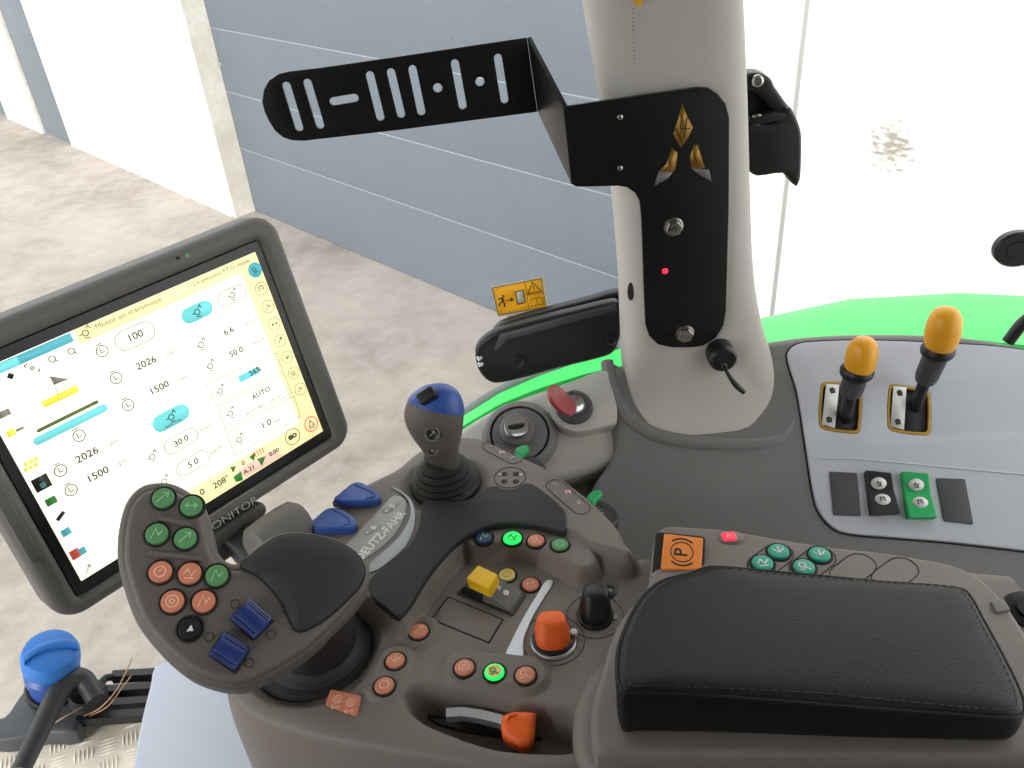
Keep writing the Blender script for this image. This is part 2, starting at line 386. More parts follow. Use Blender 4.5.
# ================================================================== OUTDOORS
FZ = Plane((0, 0, 0), (0, 0, 1))
WN = Vector((.731, .682, 0)).normalized(); WT = Vector((WN.y, -WN.x, 0))
def PW(u, v, d):
    q = ray(u, v); return CAM + q*((d-CAM.dot(WN))/q.dot(WN))
def wall_s(u, v, d): return PW(u, v, d).dot(WT)
def wallbox(s0, s1, z0, z1, d0, d1):
    o = WT*((s0+s1)/2) + WN*((d0+d1)/2) + Vector((0, 0, (z0+z1)/2))
    return boxmesh(o, WT, WN, (0, 0, 1), s1-s0, d1-d0, z1-z0)
struct(link('floor', boxmesh((-2, 6, -.05), (1, 0, 0), (0, 1, 0), (0, 0, 1), 40, 40, .1), M_floor))
D = 3.15; DD = 3.34; TOP = 4.6
sA = wall_s(8, 115, D); sB = wall_s(42.7, 129.2, D); sC = wall_s(70.8, 142.7, D); sD = wall_s(232, 218, D); sE = wall_s(254.7, 209.4, DD); sF = wall_s(676, 200, D)
sG = wall_s(806, 10, D)
struct(link('wall_left', wallbox(sC, sD-.07, 0, TOP, D, D+.35), M_wall))
struct(link('trim_1', wallbox(sB, sC, 0, TOP, D+.015, D+.35), M_facstrip))
struct(link('trim_2', wallbox(sA, sB, 0, TOP, D-.02, D+.35), M_conc))
struct(link('trim_3', wallbox(sA-1.2, sA, 0, TOP, D+.015, D+.35), M_facstrip))
struct(link('wall_far', wallbox(sA-12, sA-1.2, 0, TOP, D, D+.35), M_wall))
struct(link('trim_4', wallbox(sD-.07, sD, 0, TOP, D-.012, D+.35), M_wall))
struct(link('trim_5', wallbox(sD, sE, 0, TOP, D+.005, D+.45), M_conc))
M_stain = stainwall()
w = link('wall_right', wallbox(sF, sG-.012, 0, TOP, D, D+.35), M_wall); struct(w)
w = link('wall_back', wallbox(sG+.012, sG+9, 0, TOP, D, D+.35), M_stain, origin=(0, 0, 0)); struct(w)
struct(link('trim_6', wallbox(sG-.012, sG+.012, 0, TOP, D+.012, D+.35), M_joint))
# sectional door: pale strips between sections paint the highlight along the joints
zs = [0]+[PW(*p, DD).z for p in ((287, 164.5), (376.7, 132.5), (263, 37.6))]
st = zs[3]-zs[2]; zs += [zs[3]+st, zs[3]+2*st, zs[3]+3*st]
door = thing('door_1', '', '', WT*((sE+sF)/2)+WN*DD); del door['label'], door['category']; struct(door)
for i in range(len(zs)-1):
    pl = Plane(WN*DD+WT*0, -WN, WT)
    z0, z1 = zs[i]+.0045, zs[i+1]-.0045
    slab('door_section', [(sE, z0), (sF+.02, z0), (sF+.02, z1), (sE, z1)], pl, -.05, 0, M_door, door, bev=.004)
    if i: link('section_highlight', wallbox(sE, sF+.02, zs[i]-.010, zs[i]+.010, DD+.006, DD+.05), M_doorline, door)
# cab glass panes
M_glass = glass_mat()
GY = .93
gp = Plane((0, GY, 0), (0, -1, 0), (1, 0, 0))
struct(slab('window_1', rrect(-.90, 2.35, 2.08, 1.95, .06), gp, -.005, 0, M_glass, bev=.001))
struct(slab('window_2', rrect(.90, 2.75, 1.26, 1.32, .06), gp, -.005, 0, M_glass, bev=.001))
struct(link('near_light_blocker', boxmesh((0, -.98, 2.27), (1, 0, 0), (0, 1, 0), (0, 0, 1), 2.4, .06, 1.7), M_rubber))  # unseen dark wall, added to cut the light from behind the camera
struct(link('floor_cab', boxmesh((0, -.25, 1.42), (1, 0, 0), (0, 1, 0), (0, 0, 1), 2.4, 1.5, .06), M_rubber))
struct(link('ceiling', boxmesh((0, 0, 3.13), (1, 0, 0), (0, 1, 0), (0, 0, 1), 2.4, 1.9, .06), M_roof))
# ================================================================== FENDER
fen = thing('tractor_fender', 'bright green painted rear fender curving past outside the cab window', 'fender', (.3, 1.1, 1.95))
inn = [(440, 445, .95), (466, 424, .96), (500, 404, .97), (540, 388, .98), (585, 374, .99), (616, 367, 1.0), (690, 352, 1.0), (765, 345, 1.0), (850, 338, 1.0), (960, 338, 1.0), (1024, 345, 1.0), (1090, 355, 1.0), (1330, 395, 1.0)]
otr = [(440, 438, 1.02), (463, 419, 1.03), (500, 395, 1.05), (540, 377, 1.08), (585, 361, 1.12), (616, 350, 1.15), (690, 331, 1.2), (765, 317, 1.22), (850, 299, 1.24), (960, 293, 1.24), (1024, 296, 1.24), (1090, 302, 1.24), (1330, 335, 1.22)]
rings = []
for (u, v, y), (u2, v2, y2) in zip(inn, otr):
    a, b = PY(u, v, y), PY(u2, v2, y2); r = [a+Vector((0, .0, -.12)), a]
    for t in (.25, .5, .75): r.append(a.lerp(b, t)+Vector((0, 0, .010*math.sin(math.pi*t))))
    r += [b, b+Vector((0, .015, -.02)), b+Vector((0, .03, -.12))]
    rings.append(r)
link('fender_skin', loftmesh(rings), M_fender, fen, smooth=60)
lip = [PY(u, v, y)+Vector((0, .008, .0)) for u, v, y in otr[:6]]
tube('rubber_lip', lip, .009, M_seal, fen, label='grey rubber lip')
# ================================================================== MONITOR
mo = Vector((-.35440416, .50128491, 2.7-.48429811)); mex = Vector((.68126738, .73201989, -.00465171)); mn = Vector((.712581, -.661695, .233084))
MP = Plane(mo, mn, mex)
mon = thing('terminal_monitor', 'grey tablet-like terminal monitor with lit cream display on an arm at left', 'monitor', mo - mn*.03)
fr = rrect(.1238, .0933, .3035, .2375, .022, n=8)
hole = rrect(.1228, .0908, .2615, .2035, .004, n=3)
slab('monitor_shell', fr, MP, -.034, .004, M_mon, mon, bev=.009, holes=[hole], res=5)
slab('back_cover', rrect(.1238, .0975, .285, .22, .02), MP, -.05, -.012, M_mon, mon, bev=.008)
slab('display_bezel', rrect(.1228, .0908, .2613, .2033, .004), MP, -.013, -.0012, M_bezel, mon, bev=.0004, label='glossy black display bezel')
M_scr = mat('lit_screen', (255, 252, 232), .35, emit=.56)
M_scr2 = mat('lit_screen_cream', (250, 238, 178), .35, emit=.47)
M_scyan = mat('screen_cyan', (120, 220, 222), .35, emit=.36)
M_scyand = mat('screen_cyan_dark', (95, 190, 205), .35, emit=.28)
M_sink = mat('screen_ink', (62, 60, 55), .4)
M_sinkl = mat('screen_ink_light', (150, 146, 130), .4)
M_syel = mat('screen_yellow', (245, 230, 85), .35, emit=.36)
M_sgrn = mat('screen_green', (70, 150, 70), .35, emit=.15)
M_solive = mat('screen_olive', (118, 140, 80), .35, emit=.1)
M_sgry = mat('screen_grey', (165, 158, 145), .35, emit=.1)
M_sred = mat('screen_red', (225, 90, 80), .35, emit=.2)
M_spink = mat('screen_pink', (245, 205, 185), .35, emit=.4)
sc = slab('display_screen', [(0, 0), (.246, 0), (.246, .1838), (0, .1838)], MP, -.0012, 0, M_scr, mon, label='lit cream display screen')
def mL(u, v): return MP.L(u, v)
def scr_poly(name, px, m, h=.0001, t=.0002): return slab(name, [mL(*p) for p in px], MP, h, h+t, m, sc, smooth=None)
def scr_txt(s, u, v, size, m=None, name='display_text', h=.0004, bold=0, align='CENTER'):
    a, b = mL(u, v); return link(name, textmesh(s, MP, a, b, size, 0, h, align, 1.08, bold, .0001), m or M_sink, sc, smooth=None)
def scr_str(name, lst, w, m=None, h=.0004): return link(name, strokes(MP, lst, w, h, thick=.0001), m or M_sink, sc, smooth=None)
# cream bands put the panel's view-angle yellowing into colour
slab('side_angle_tint', [(.226, .0), (.246, 0), (.246, .1838), (.226, .1838)], MP, .00002, .0001, M_scr2, sc, smooth=None)
slab('header_angle_tint', [(.078, .172), (.226, .172), (.226, .1838), (.078, .1838)], MP, .00002, .0001, M_scr2, sc, smooth=None)
slab('footer_angle_tint', [(.10, .0), (.226, 0), (.226, .02), (.10, .02)], MP, .00002, .0001, M_scr2, sc, smooth=None)
a = mL(-2, 370); b = mL(74, 335)
slab('title_bar', [(.001, .1762), (.075, .1762), (.075, .1834), (.001, .1834)], MP, .0001, .0003, M_scyand, sc, smooth=None)
slab('title_bar_light', [(.001, .1768), (.034, .1768), (.034, .1828), (.001, .1828)], MP, .0003, .0005, M_scyan, sc, smooth=None)
scr_txt('Motor en transmissie', 95, 327.5, .0062, M_sinkl, align='LEFT')
scr_txt('Driemodus PTO-mode', 222, 272, .0056, M_sinkl)
for s, u, v, z in (('100', 135, 336, .0085), ('2026', 146, 363, .0082), ('1500', 159, 388, .0082), ('6.6', 228.5, 331, .0075), ('50.0', 236, 352, .0075),
                   ('56%', 255, 371, .007), ('AUTO', 261, 393, .0066), ('1.0', 266, 424, .0085), ('30.0', 181, 441, .0075), ('5.0', 193, 463, .0078),
                   ('2026', 87, 455, .0085), ('1500', 97.5, 474.5, .0085), ('208\u00b0', 221, 482, .008), ('0', 202, 492, .0085), ('A.21', 249, 469.5, .006), ('0.00', 274, 452, .006), ('0', 243, 463, .006)):
    scr_txt(s, u, v, z, name='display_number', bold=.0001)
for s, u, v in (('rpm', 112.5, 442.5), ('rpm', 121.5, 462), ('rpm', 171, 352), ('rpm', 182, 378), ('km/h', 251, 321), ('km/h', 259, 341), ('km/h', 206, 427), ('km/h', 216, 450), ('bar', 277, 420)):
    scr_txt(s, u, v, .0055, M_sinkl, 'unit_text')
scr_txt('AUTO 800 - 2100 rpm', 264, 404.5, .0038, name='display_text')
scr_txt('AUTO 1500', 173, 423.5, .0028, name='display_text', h=.0006)
def pill(u, v, hl, hh, m=None, w=.0006, name='value_frame'):
    a, b = mL(u, v)
    if m: slab(name, capsule((a-hl, b), (a+hl, b), hh), MP, .0001, .0003, m, sc, smooth=None)
    else:
        c = capsule((a-hl, b), (a+hl, b), hh); scr_str(name, [c+[c[0]]], w, M_sinkl)
pill(135, 336, .009, .008); pill(232, 295, .008, .0062); pill(181, 441, .009, .0066); pill(193, 463, .009, .0066)
pill(197, 312, .008, .0068, M_scyan, name='value_button'); pill(171, 418, .0095, .0075, M_scyan, name='value_button')
slab('progress_bar', rrect(*mL(249, 374.5), .021, .0065, .0004), MP, .0001, .0003, M_scyan, sc, smooth=None)
def boxpx(p):
    q = [mL(*x) for x in p]; scr_str('box_frame', [q+[q[0]]], .0005, M_sinkl)
boxpx([(206, 384), (276, 353), (282.5, 371), (216, 405)]); boxpx([(217, 407), (283.6, 373), (291.4, 393), (226, 431)]); boxpx([(226.6, 433), (293.8, 396), (300, 416.6), (235, 455.6)])
for i, (u, v) in enumerate(((255, 270), (261, 288.6), (268, 306.5), (274.3, 323.8), (280, 340.6), (287, 357), (293.6, 373), (300, 389))):
    c = mL(u, v)
    if i == 0: slab('menu_button', circ(c, .0068), MP, .0001, .0003, M_scyand, sc, smooth=None); mm = None
    else: scr_str('menu_button', [ringpts(c, .0058, 24)], .0005, M_sinkl)
    scr_str('menu_icon', glyph(c, .0045, (3, 4, 6, 5, 1, 2, 3, 6)[i]), .0006)
c = mL(311, 424); scr_str('warning_button', [ringpts(c, .0072, 24)], .0009, M_sred)
scr_str('warning_icon', [[(c[0]-.003, c[1]-.002), (c[0], c[1]+.004), (c[0]+.003, c[1]-.002), (c[0]-.003, c[1]-.002)], [(c[0]-.003, c[1]-.0038), (c[0]+.003, c[1]-.0038)]], .0007)
c = mL(292.5, 436.5); scr_str('work_light_button', [ringpts(c, .0078, 24)], .0006, M_sink); scr_txt('ISO', 292.5, 436.5, .0055, bold=.0004)
a, b = mL(60, 397); slab('work_bar', [(a-.0135, b-.0025), (a+.0145, b-.0025), (a+.0145, b+.003), (a-.0135, b+.003)], MP, .0001, .0003, M_syel, sc, smooth=None)
scr_poly('direction_flag', [(49, 376), (69, 379), (54, 385)], M_sgry); scr_str('flag_pole', [[mL(54, 384), mL(58, 395)]], .0004)
a, b = mL(38, 430); a2, b2 = mL(97, 402.5); slab('guidance_line', capsule((a, (b+b2)/2), (a2, (b+b2)/2), .0014), MP, .0001, .0003, M_solive, sc, smooth=None)
a, b = mL(37, 440); a2, b2 = mL(104, 409); slab('guidance_bar', capsule((a, (b+b2)/2), (a2, (b+b2)/2), .0032), MP, .0001, .0003, M_scyan, sc, smooth=None)
for k, (u, v) in enumerate(((102, 351), (116, 378), (128, 405), (79, 435.6), (60.5, 470.5), (71, 490))):
    c = mL(u, v); scr_str('engine_icon', [ringpts(c, .0046, 14), [(c[0]-.001, c[1]+.003), (c[0]-.001, c[1]-.001), (c[0]+.002, c[1]-.001)], [(c[0]-.003, c[1]+.006), (c[0]+.002, c[1]+.006)]], .0007)
for k, (u, v) in enumerate(((85, 333), (197, 312), (232, 295), (171, 417), (201, 345), (210, 366), (220, 391), (230, 413.5), (239, 439.5), (152, 457), (164, 481.5))):
    c = mL(u, v); scr_str('gear_icon', [ringpts(c, .0024, 10), [(c[0]-.005, c[1]), (c[0]-.0024, c[1])], [(c[0]+.002, c[1]+.003), (c[0]+.004, c[1]+.005), (c[0]+.005, c[1]+.002)], [(c[0]-.002, c[1]-.0035), (c[0]+.002, c[1]-.0045)]], .0007, h=.0006)
for u, v in ((52, 359), (71, 351)):
    c = mL(u, v); scr_str('zoom_icon', [ringpts(c, .0024, 14), [(c[0]+.0018, c[1]-.0018), (c[0]+.004, c[1]-.004)]], .0007)
c = mL(32, 368); scr_str('focus_icon', [[(c[0]-.004, c[1]+.002), (c[0]-.004, c[1]+.004), (c[0]-.002, c[1]+.004)], [(c[0]+.004, c[1]-.002), (c[0]+.004, c[1]-.004), (c[0]+.002, c[1]-.004)], ringpts(c, .0012, 10)], .0008)
def icon(name, u, v, w, h, m, ang=0): slab(name, rrect(*mL(u, v), w, h, .0004, ang), MP, .0001, .0003, m, sc, smooth=None)
icon('layer_icon', 10.5, 376, .004, .004, M_sink, .785)
icon('tractor_icon', 3, 414, .010, .005, M_sgry); icon('menu_tile', 11, 433, .006, .005, M_syel); icon('menu_tile', 20, 429, .006, .002, M_sgry)
for du in (-5, 0, 5):
    for dv in (-2.5, 3): icon('menu_dot', 31+du, 464+dv-du*.5, .003, .003, M_syel)
icon('menu_tile', 41.5, 483, .012, .011, M_sink); icon('menu_tile_inner', 43, 485, .004, .004, M_scyan)
bpy.data.objects[-1] if False else None
icon('menu_tile', 51, 501, .008, .006, M_sgrn); icon('menu_tile', 60.5, 516, .008, .003, M_sink, .5); icon('menu_tile', 66, 532, .007, .006, M_scyand)
icon('menu_tile', 75, 554, .007, .008, M_sred); icon('menu_tile', 82, 551, .006, .006, M_scyand); c = mL(88, 569); scr_str('menu_icon', glyph(c, .005, 1), .0006)
for p in ([(249, 457), (255, 452), (254, 461)], [(257, 459), (265.5, 456), (262, 466)], [(230, 467), (236, 466), (233, 473)], [(233, 477), (241, 471), (243, 480), (236, 482)]): scr_poly('direction_arrow', p, M_sgrn)
for i in range(4):
    a, b = mL(255+i*2.6, 454.5-i*1.5); scr_str('field_line', [[(a, b-.003), (a, b+.003)]], .0009, M_sred)
scr_poly('field_tile', [(236, 470), (272, 450), (284, 455), (246, 477)], M_spink, h=.00012, t=.0001)
# lettering and sensors on the shell
a, b = MP.L(232, 515, .004)
link('shell_lettering', textmesh('iMONITOR', MP, a-.003, b, .0100, 0, .0040, squeeze=1.25, bold=-.0002), M_white, mon, smooth=None, label='pale printed lettering on the shell')
a, b = MP.L(232, 505.5, .004); link('shell_underline', strokes(MP, [[(a-.04, b+.003), (a+.024, b+.003)]], .0007, .004), M_grayp, mon, smooth=None)
for u, v, m in ((178, 258, M_dark), (187, 255.5, M_sgrn)):
    a, b = MP.L(u, v, .004); lathe('light_sensor', [(.0016, -.001), (.0016, .0003), (0, .0003)], MP.W(a, b, .004), mn, m, mon, 14)
# card slot cover along the left edge
slab('slot_cover', rrect(-.0205, .085, .009, .10, .004), MP, .001, .0055, M_mon, mon, bev=.0015)
# lower bulge and arm
ba, bb = MP.L(212, 543), MP.L(260, 511)
slab('lower_bulge', capsule(ba, bb, .0075), MP, -.03, .002, M_mon, mon, bev=.005, res=5)
ca_, cb_ = MP.L(214, 560, -.012), MP.L(246, 537, -.012)
slab('lower_cowl', capsule(ca_, cb_, .0095), MP, -.04, -.012, M_mon, mon, bev=.005, res=5)
tube('arm_neck', [MP.W(.14, -.03, -.06), PZ(266, 560, 2.15), PZ(280, 590, 2.12), PZ(290, 620, 2.10)], [.018, .022, .025, .026], M_black, mon, 24)
jp = PZ(279, 533, 2.185)
lathe('arm_joint', [(0, -.028), (.014, -.028), (.0195, -.023), (.0205, -.01), (.0205, .01), (.0195, .021), (.014, .027), (0, .027)], jp, mex, M_mon, mon, 28)
# ================================================================== CONSOLE (moulded body as a height field)
ZL = 2.150; ZH = 2.173
def px2(z, lst): return [tuple(PZ(u, v, z)[:2]) for u, v in lst]
O = px2(ZH, [(300, 560), (312, 536), (325, 514), (345, 494), (372, 479), (396, 467), (417, 450), (440, 439), (464, 435), (483, 437.5), (504, 447), (547, 466.5), (590, 498), (617, 525), (630, 545)]) \
  + px2(ZL, [(640, 556), (652, 556), (670, 548), (800, 552), (960, 568), (1060, 590), (1120, 800), (900, 795), (600, 775), (500, 766), (400, 750), (320, 735), (264, 718), (236, 700), (224, 680), (232, 650), (262, 610)])
O = smoothpts(O, 6)
HORN = smoothpts(px2(ZH, [(300, 590), (306, 536), (325, 505), (345, 490), (372, 473), (396, 460), (417, 444), (440, 430), (464, 428), (483, 430), (504, 440), (547, 458), (590, 490), (620, 520), (636, 546), (632, 556), (612, 553), (588, 546), (567, 534), (531, 528.5), (498, 527.5), (473, 534), (451.5, 550), (428, 578), (412, 604), (400, 621), (372, 603), (345, 598)]), 5)
RIDGE = smoothpts(px2(ZL, [(462, 549), (472, 541), (498, 534), (531, 536), (562, 541), (588, 552), (600, 572), (592, 584), (576, 585), (558, 574), (530, 563), (500, 560), (470, 563)]), 5)
SLOT = smoothpts(px2(ZL, [(405, 698), (411, 690), (423, 686), (454, 688.5), (500, 698), (545, 708), (575, 714), (590, 728), (575, 748), (552, 751), (493, 746), (431, 724), (412, 711)]), 5)
CUFF = smoothpts(px2(ZL, [(395, 690), (392, 670), (440, 662), (470, 652), (530, 660), (545, 674), (535, 690), (500, 694), (440, 686)]), 4)
def sdf(pts, X, Y):
    P = np.array(pts); Q = np.roll(P, -1, 0); d = np.full(X.shape, 1e9); ins = np.zeros(X.shape, bool); CX = np.zeros(X.shape); CYY = np.zeros(X.shape)
    for (ax, ay), (bx, by) in zip(P, Q):
        ex, ey = bx-ax, by-ay; t = np.clip(((X-ax)*ex+(Y-ay)*ey)/(ex*ex+ey*ey+1e-15), 0, 1)
        cx, cy = ax+t*ex, ay+t*ey; dd = np.hypot(X-cx, Y-cy); k = dd < d; d = np.where(k, dd, d); CX = np.where(k, cx, CX); CYY = np.where(k, cy, CYY)
        c = ((ay > Y) != (by > Y)) & (X < (bx-ax)*(Y-ay)/(by-ay+1e-15)+ax); ins ^= c
    return np.where(ins, d, -d), CX, CYY
def sstep(x, a, b): t = np.clip((x-a)/(b-a), 0, 1); return t*t*(3-2*t)
def ell(c, rx, ry, X, Y): return np.hypot((X-c[0])/rx, (Y-c[1])/ry)
JB = PZ(445.5, 484, ZH); BB = PZ(313, 650, ZL)
def console_h(X, Y):
    s, _, _ = sdf(HORN, X, Y); h = ZL + (ZH-ZL)*sstep(s, -.005, .007)
    s2, _, _ = sdf(RIDGE, X, Y); h = np.maximum(h, ZL+.018*sstep(s2, -.004, .006))
    s3, _, _ = sdf(SLOT, X, Y); h = h - .030*sstep(s3, -.004, .010)
    e = ell(JB, .0415, .0385, X, Y); h = h - .007*(1-sstep(e, .72, 1.12))
    e = ell(BB, .052, .050, X, Y); h = h - .012*(1-sstep(e, .85, 1.12))
    def bump(h, p0, p1, r, hh):
        a, b = PZ(*p0, ZL), PZ(*p1, ZL); l = (b.x-a.x)**2+(b.y-a.y)**2+1e-12; t = np.clip(((X-a.x)*(b.x-a.x)+(Y-a.y)*(b.y-a.y))/l, 0, 1)
        d = np.hypot(X-a.x-t*(b.x-a.x), Y-a.y-t*(b.y-a.y)); return np.where(d < r*1.3, np.maximum(h, ZL+hh*(1-sstep(d, r*.82, r*1.3))), h)
    h = bump(h, (419, 632), (419, 633), .0145, .004); h = bump(h, (395.5, 661.5), (384.5, 686.5), .0135, .004); h = bump(h, (462, 667), (528, 676), .015, .005)
    return h
def hz(u, v, z=None):
    """pixel -> point on the moulded top"""
    z = z or ZL
    for _ in range(6):
        p = PZ(u, v, z); z = float(console_h(np.array([[p.x]]), np.array([[p.y]]))[0, 0])
    return PZ(u, v, z)
def console_mesh():
    P = np.array(O); st = .0016; mg = .034
    x0, y0 = P.min(0)-mg; x1, y1 = P.max(0)+mg
    x1 = min(x1, .40)
    nx, ny = int((x1-x0)/st), int((y1-y0)/st); X, Y = np.meshgrid(x0+st*np.arange(nx), y0+st*np.arange(ny))
    S, CX, CY_ = sdf(O, X, Y); H = console_h(np.where(S > 0, X, CX), np.where(S > 0, Y, CY_))
    r = .012
    # rounded shoulder: inside the last r of the rim the surface already bends down, outside it drops as a wall
    e = np.clip(1-S/r, 0, 1); H = np.where(S > 0, H - r*.55*(1-np.sqrt(np.maximum(0, 1-e*e*.92))), H)
    dn = np.clip(-S, 0, mg); f = dn/mg
    Hb = H - r*.55*(1-math.sqrt(.08)); nxv = np.where(dn > 1e-6, (X-CX)/(dn+1e-9), 0); nyv = np.where(dn > 1e-6, (Y-CY_)/(dn+1e-9), 0)
    out = .004*np.sin(np.clip(f*3, 0, 1)*math.pi/2)
    Xo = np.where(S > 0, X, CX+nxv*out); Yo = np.where(S > 0, Y, CY_+nyv*out)
    Ho = np.where(S > 0, H, Hb - (f**1.0)*.15)
    ok = S > -mg
    idx = -np.ones(X.shape, int); vs = []; ii = np.argwhere(ok)
    idx[ok] = np.arange(len(ii)); V = np.stack([Xo[ok], Yo[ok], Ho[ok]], 1)
    a, b, c, d = idx[:-1, :-1], idx[:-1, 1:], idx[1:, 1:], idx[1:, :-1]; k = (a >= 0) & (b >= 0) & (c >= 0) & (d >= 0)
    Fc = np.stack([a[k], b[k], c[k], d[k]], 1)
    me = bpy.data.meshes.new('con'); me.from_pydata(V.tolist(), [], Fc.tolist()); me.update(); return me
con = thing('control_console', 'grey-brown moulded armrest control console carrying buttons, dials and blue rockers', 'control console', PZ(480, 620, 2.0))
link('console_body', console_mesh(), M_console, con, smooth=None)
HP = FZ.up(ZH); LP = FZ.up(ZL)
pad = [(430, 500.5), (423, 504), (421, 514), (419, 527), (410, 545), (392.5, 561), (375, 575), (368, 584), (372, 597), (386, 609), (398, 617.5), (406, 610), (413, 601), (428, 576), (451.5, 548), (473, 533), (498, 525.5), (531, 526), (556, 531.5), (564.5, 532.5), (566, 524), (565.7, 514.5), (560, 506), (547, 495), (532, 485), (524, 484.5), (513, 490), (502, 489.5), (496, 487), (489, 488), (476.5, 497), (461.5, 502), (444, 502.5)]
slab('rubber_pad', smoothpts(HP.pts(pad), 5), HP, -.006, .0020, M_rubber, con, bev=.0018, label='black curved rubber hand pad')
# thin parting line round the pad edge is the pad bevel; lettered plate with silver arc
plate = smoothpts(HP.pts([(334, 551), (346.4, 544.5), (391, 498), (396, 496), (402, 497.5), (406, 502), (406, 511), (400.5, 526), (388, 542), (367, 558), (350, 566)]), 5)
dp = slab('lettered_plate', plate, HP, -.002, .0010, M_satin, con, bev=.0005, label='satin grey lettered plate with speed digits')
A0 = HP.L(363, 557, .001); A1 = HP.L(402, 516.5, .001); an = math.atan2(A1[1]-A0[1], A1[0]-A0[0])
link('plate_lettering', textmesh('DEUTZ-FAHR', HP, *HP.L(381, 535.5, .001), .0122, an, .0010, squeeze=.92, bold=.0003), M_white, dp, smooth=None)
for s, u, v, du in (('5', 392, 507, 0), ('6', 373, 528.3, 0)):
    slab('digit_field', capsule(HP.L(u-5, v+3.2, .001), HP.L(u+2.5, v-2.5, .001), .0046), HP, .0010, .00115, M_grayp, dp, smooth=None)
    link('plate_digit', textmesh(s, HP, *HP.L(u+.5, v-.5, .001), .0085, an, .00115, bold=.0002), M_white, dp, smooth=None)
    c = HP.L(u-6, v+4.5, .001); slab('plate_dot', circ(c, .0012, 12), HP, .00115, .0013, M_white, dp, smooth=None)
arc = [(391.7, 488.6), (400, 493), (408, 501), (410.5, 511), (409.7, 519), (403, 532), (398.8, 537.8), (385, 551), (369.8, 564.4), (371.4, 573), (392.5, 559.7), (406.6, 545.6), (415, 527), (415.2, 511), (411.3, 500.3), (403, 493), (395.6, 488.6)]
slab('silver_arc', smoothpts(HP.pts(arc), 4), HP, -.002, .0013, mat('dull_silver', (150, 153, 156), .35, metal=.4), con, bev=.0006, label='curved silver trim strip')
def rocker(tip, far, side, px_top, ridge):
    """paddle rocker: top plane slopes down from the raised tip"""
    a = PZ(*tip, ZH+.0125); b = PZ(*far, ZH+.0065); c = PZ(*side, ZH+.0100)
    n = (b-a).cross(c-a).normalized(); n = n if n.z > 0 else -n
    RP = Plane((a+b)/2, n, b-a)
    base = smoothpts(RP.pts(px_top), 3)
    sock = [tuple(HP.L(*q)) for q in px_top]; cc = np.mean(np.array([HP.L(u, v+5) for u, v in px_top]), 0); s0 = np.array([HP.L(u, v+5) for u, v in px_top])
    slab('rocker_socket', smoothpts([tuple(cc+(p-cc)*1.05) for p in s0], 3), HP, -.004, .0010, M_dark, con, bev=.0004)
    r = slab('rocker_switch', base, RP, -.0085, 0, M_blue, con, bev=.0022, res=4, label='blue paddle-shaped rocker switch')
    link('finger_ridge', tubemesh([RP.W(*q, .0001) for q in RP.pts(ridge)], .0011, 8, 5), M_blue, r, smooth=60)
rocker((336, 498), (380, 495), (353, 481.6), [(334, 498), (338.6, 493), (347.2, 486), (353.4, 481.8), (361.3, 481.6), (369.8, 486.3), (378.4, 491.7), (380.8, 496.4), (376.9, 500), (364, 501), (346, 501)], [(355, 484.5), (364, 488.5), (373, 492.5), (374, 496.5), (366, 498.5)])
rocker((309, 523), (357, 523), (330, 507.5), [(307.5, 522.7), (314, 518), (325, 508.6), (332, 506.8), (338, 507.5), (349, 512.5), (356.5, 520), (356.5, 525), (351, 528), (340, 528), (318, 528)], [(333, 510), (343, 514), (349.5, 519.5), (349, 523.5), (343, 525.5)])
# push buttons on the console
def cbtn(u, v, r, m, sym, k, label, name='push_button', rise=.0026):
    p = hz(u, v); pl = Plane((0, 0, p.z), (0, 0, 1)); return button(con, pl, p.x, p.y, r, m, sym, k, 0, name, label, rise)
cbtn(484, 538.5, .0078, M_navy, M_symg, 6, 'dark blue round push button'); cbtn(512.5, 539, .0082, M_litgreen, M_blackp, 8, 'glowing bright green push button')
cbtn(536, 541.5, .0076, M_orangeb, M_symo, 3, 'salmon round push button'); cbtn(560, 545.5, .0076, M_green, M_symg, 0, 'green round push button')
cbtn(507, 576, .0075, M_cream, M_yellow, 0, 'pale yellow round push button'); cbtn(530.5, 585.5, .0077, M_orangeb, M_symo, 5, 'salmon round push button')
cbtn(419, 632, .0078, M_orangeb, M_symo, 1, 'salmon round push button'); cbtn(395.5, 661.5, .0077, M_orangeb, M_symo, 2, 'salmon round push button'); cbtn(384.5, 686.5, .0077, M_orangeb, M_symo, 0, 'salmon round push button')
cbtn(464.5, 668.5, .0078, M_orangeb, M_symo, 7, 'salmon round push button'); b = cbtn(494.5, 673, .0078, M_litgreen, None, 3, 'glowing green push button with amber centre'); cbtn(525.5, 676, .0078, M_orangeb, M_symo, 3, 'salmon round push button')
p = hz(494.5, 673); pl = Plane((p.x, p.y, p.z), (0, 0, 1)); lathe('amber_centre', [(.0058, .0024), (.0058, .0029), (0, .0031)], p, (0, 0, 1), M_cream, b, 20); link('symbol', strokes(pl, glyph((0, 0), .0055, 3), .0011, .0031), M_green, b, smooth=None)
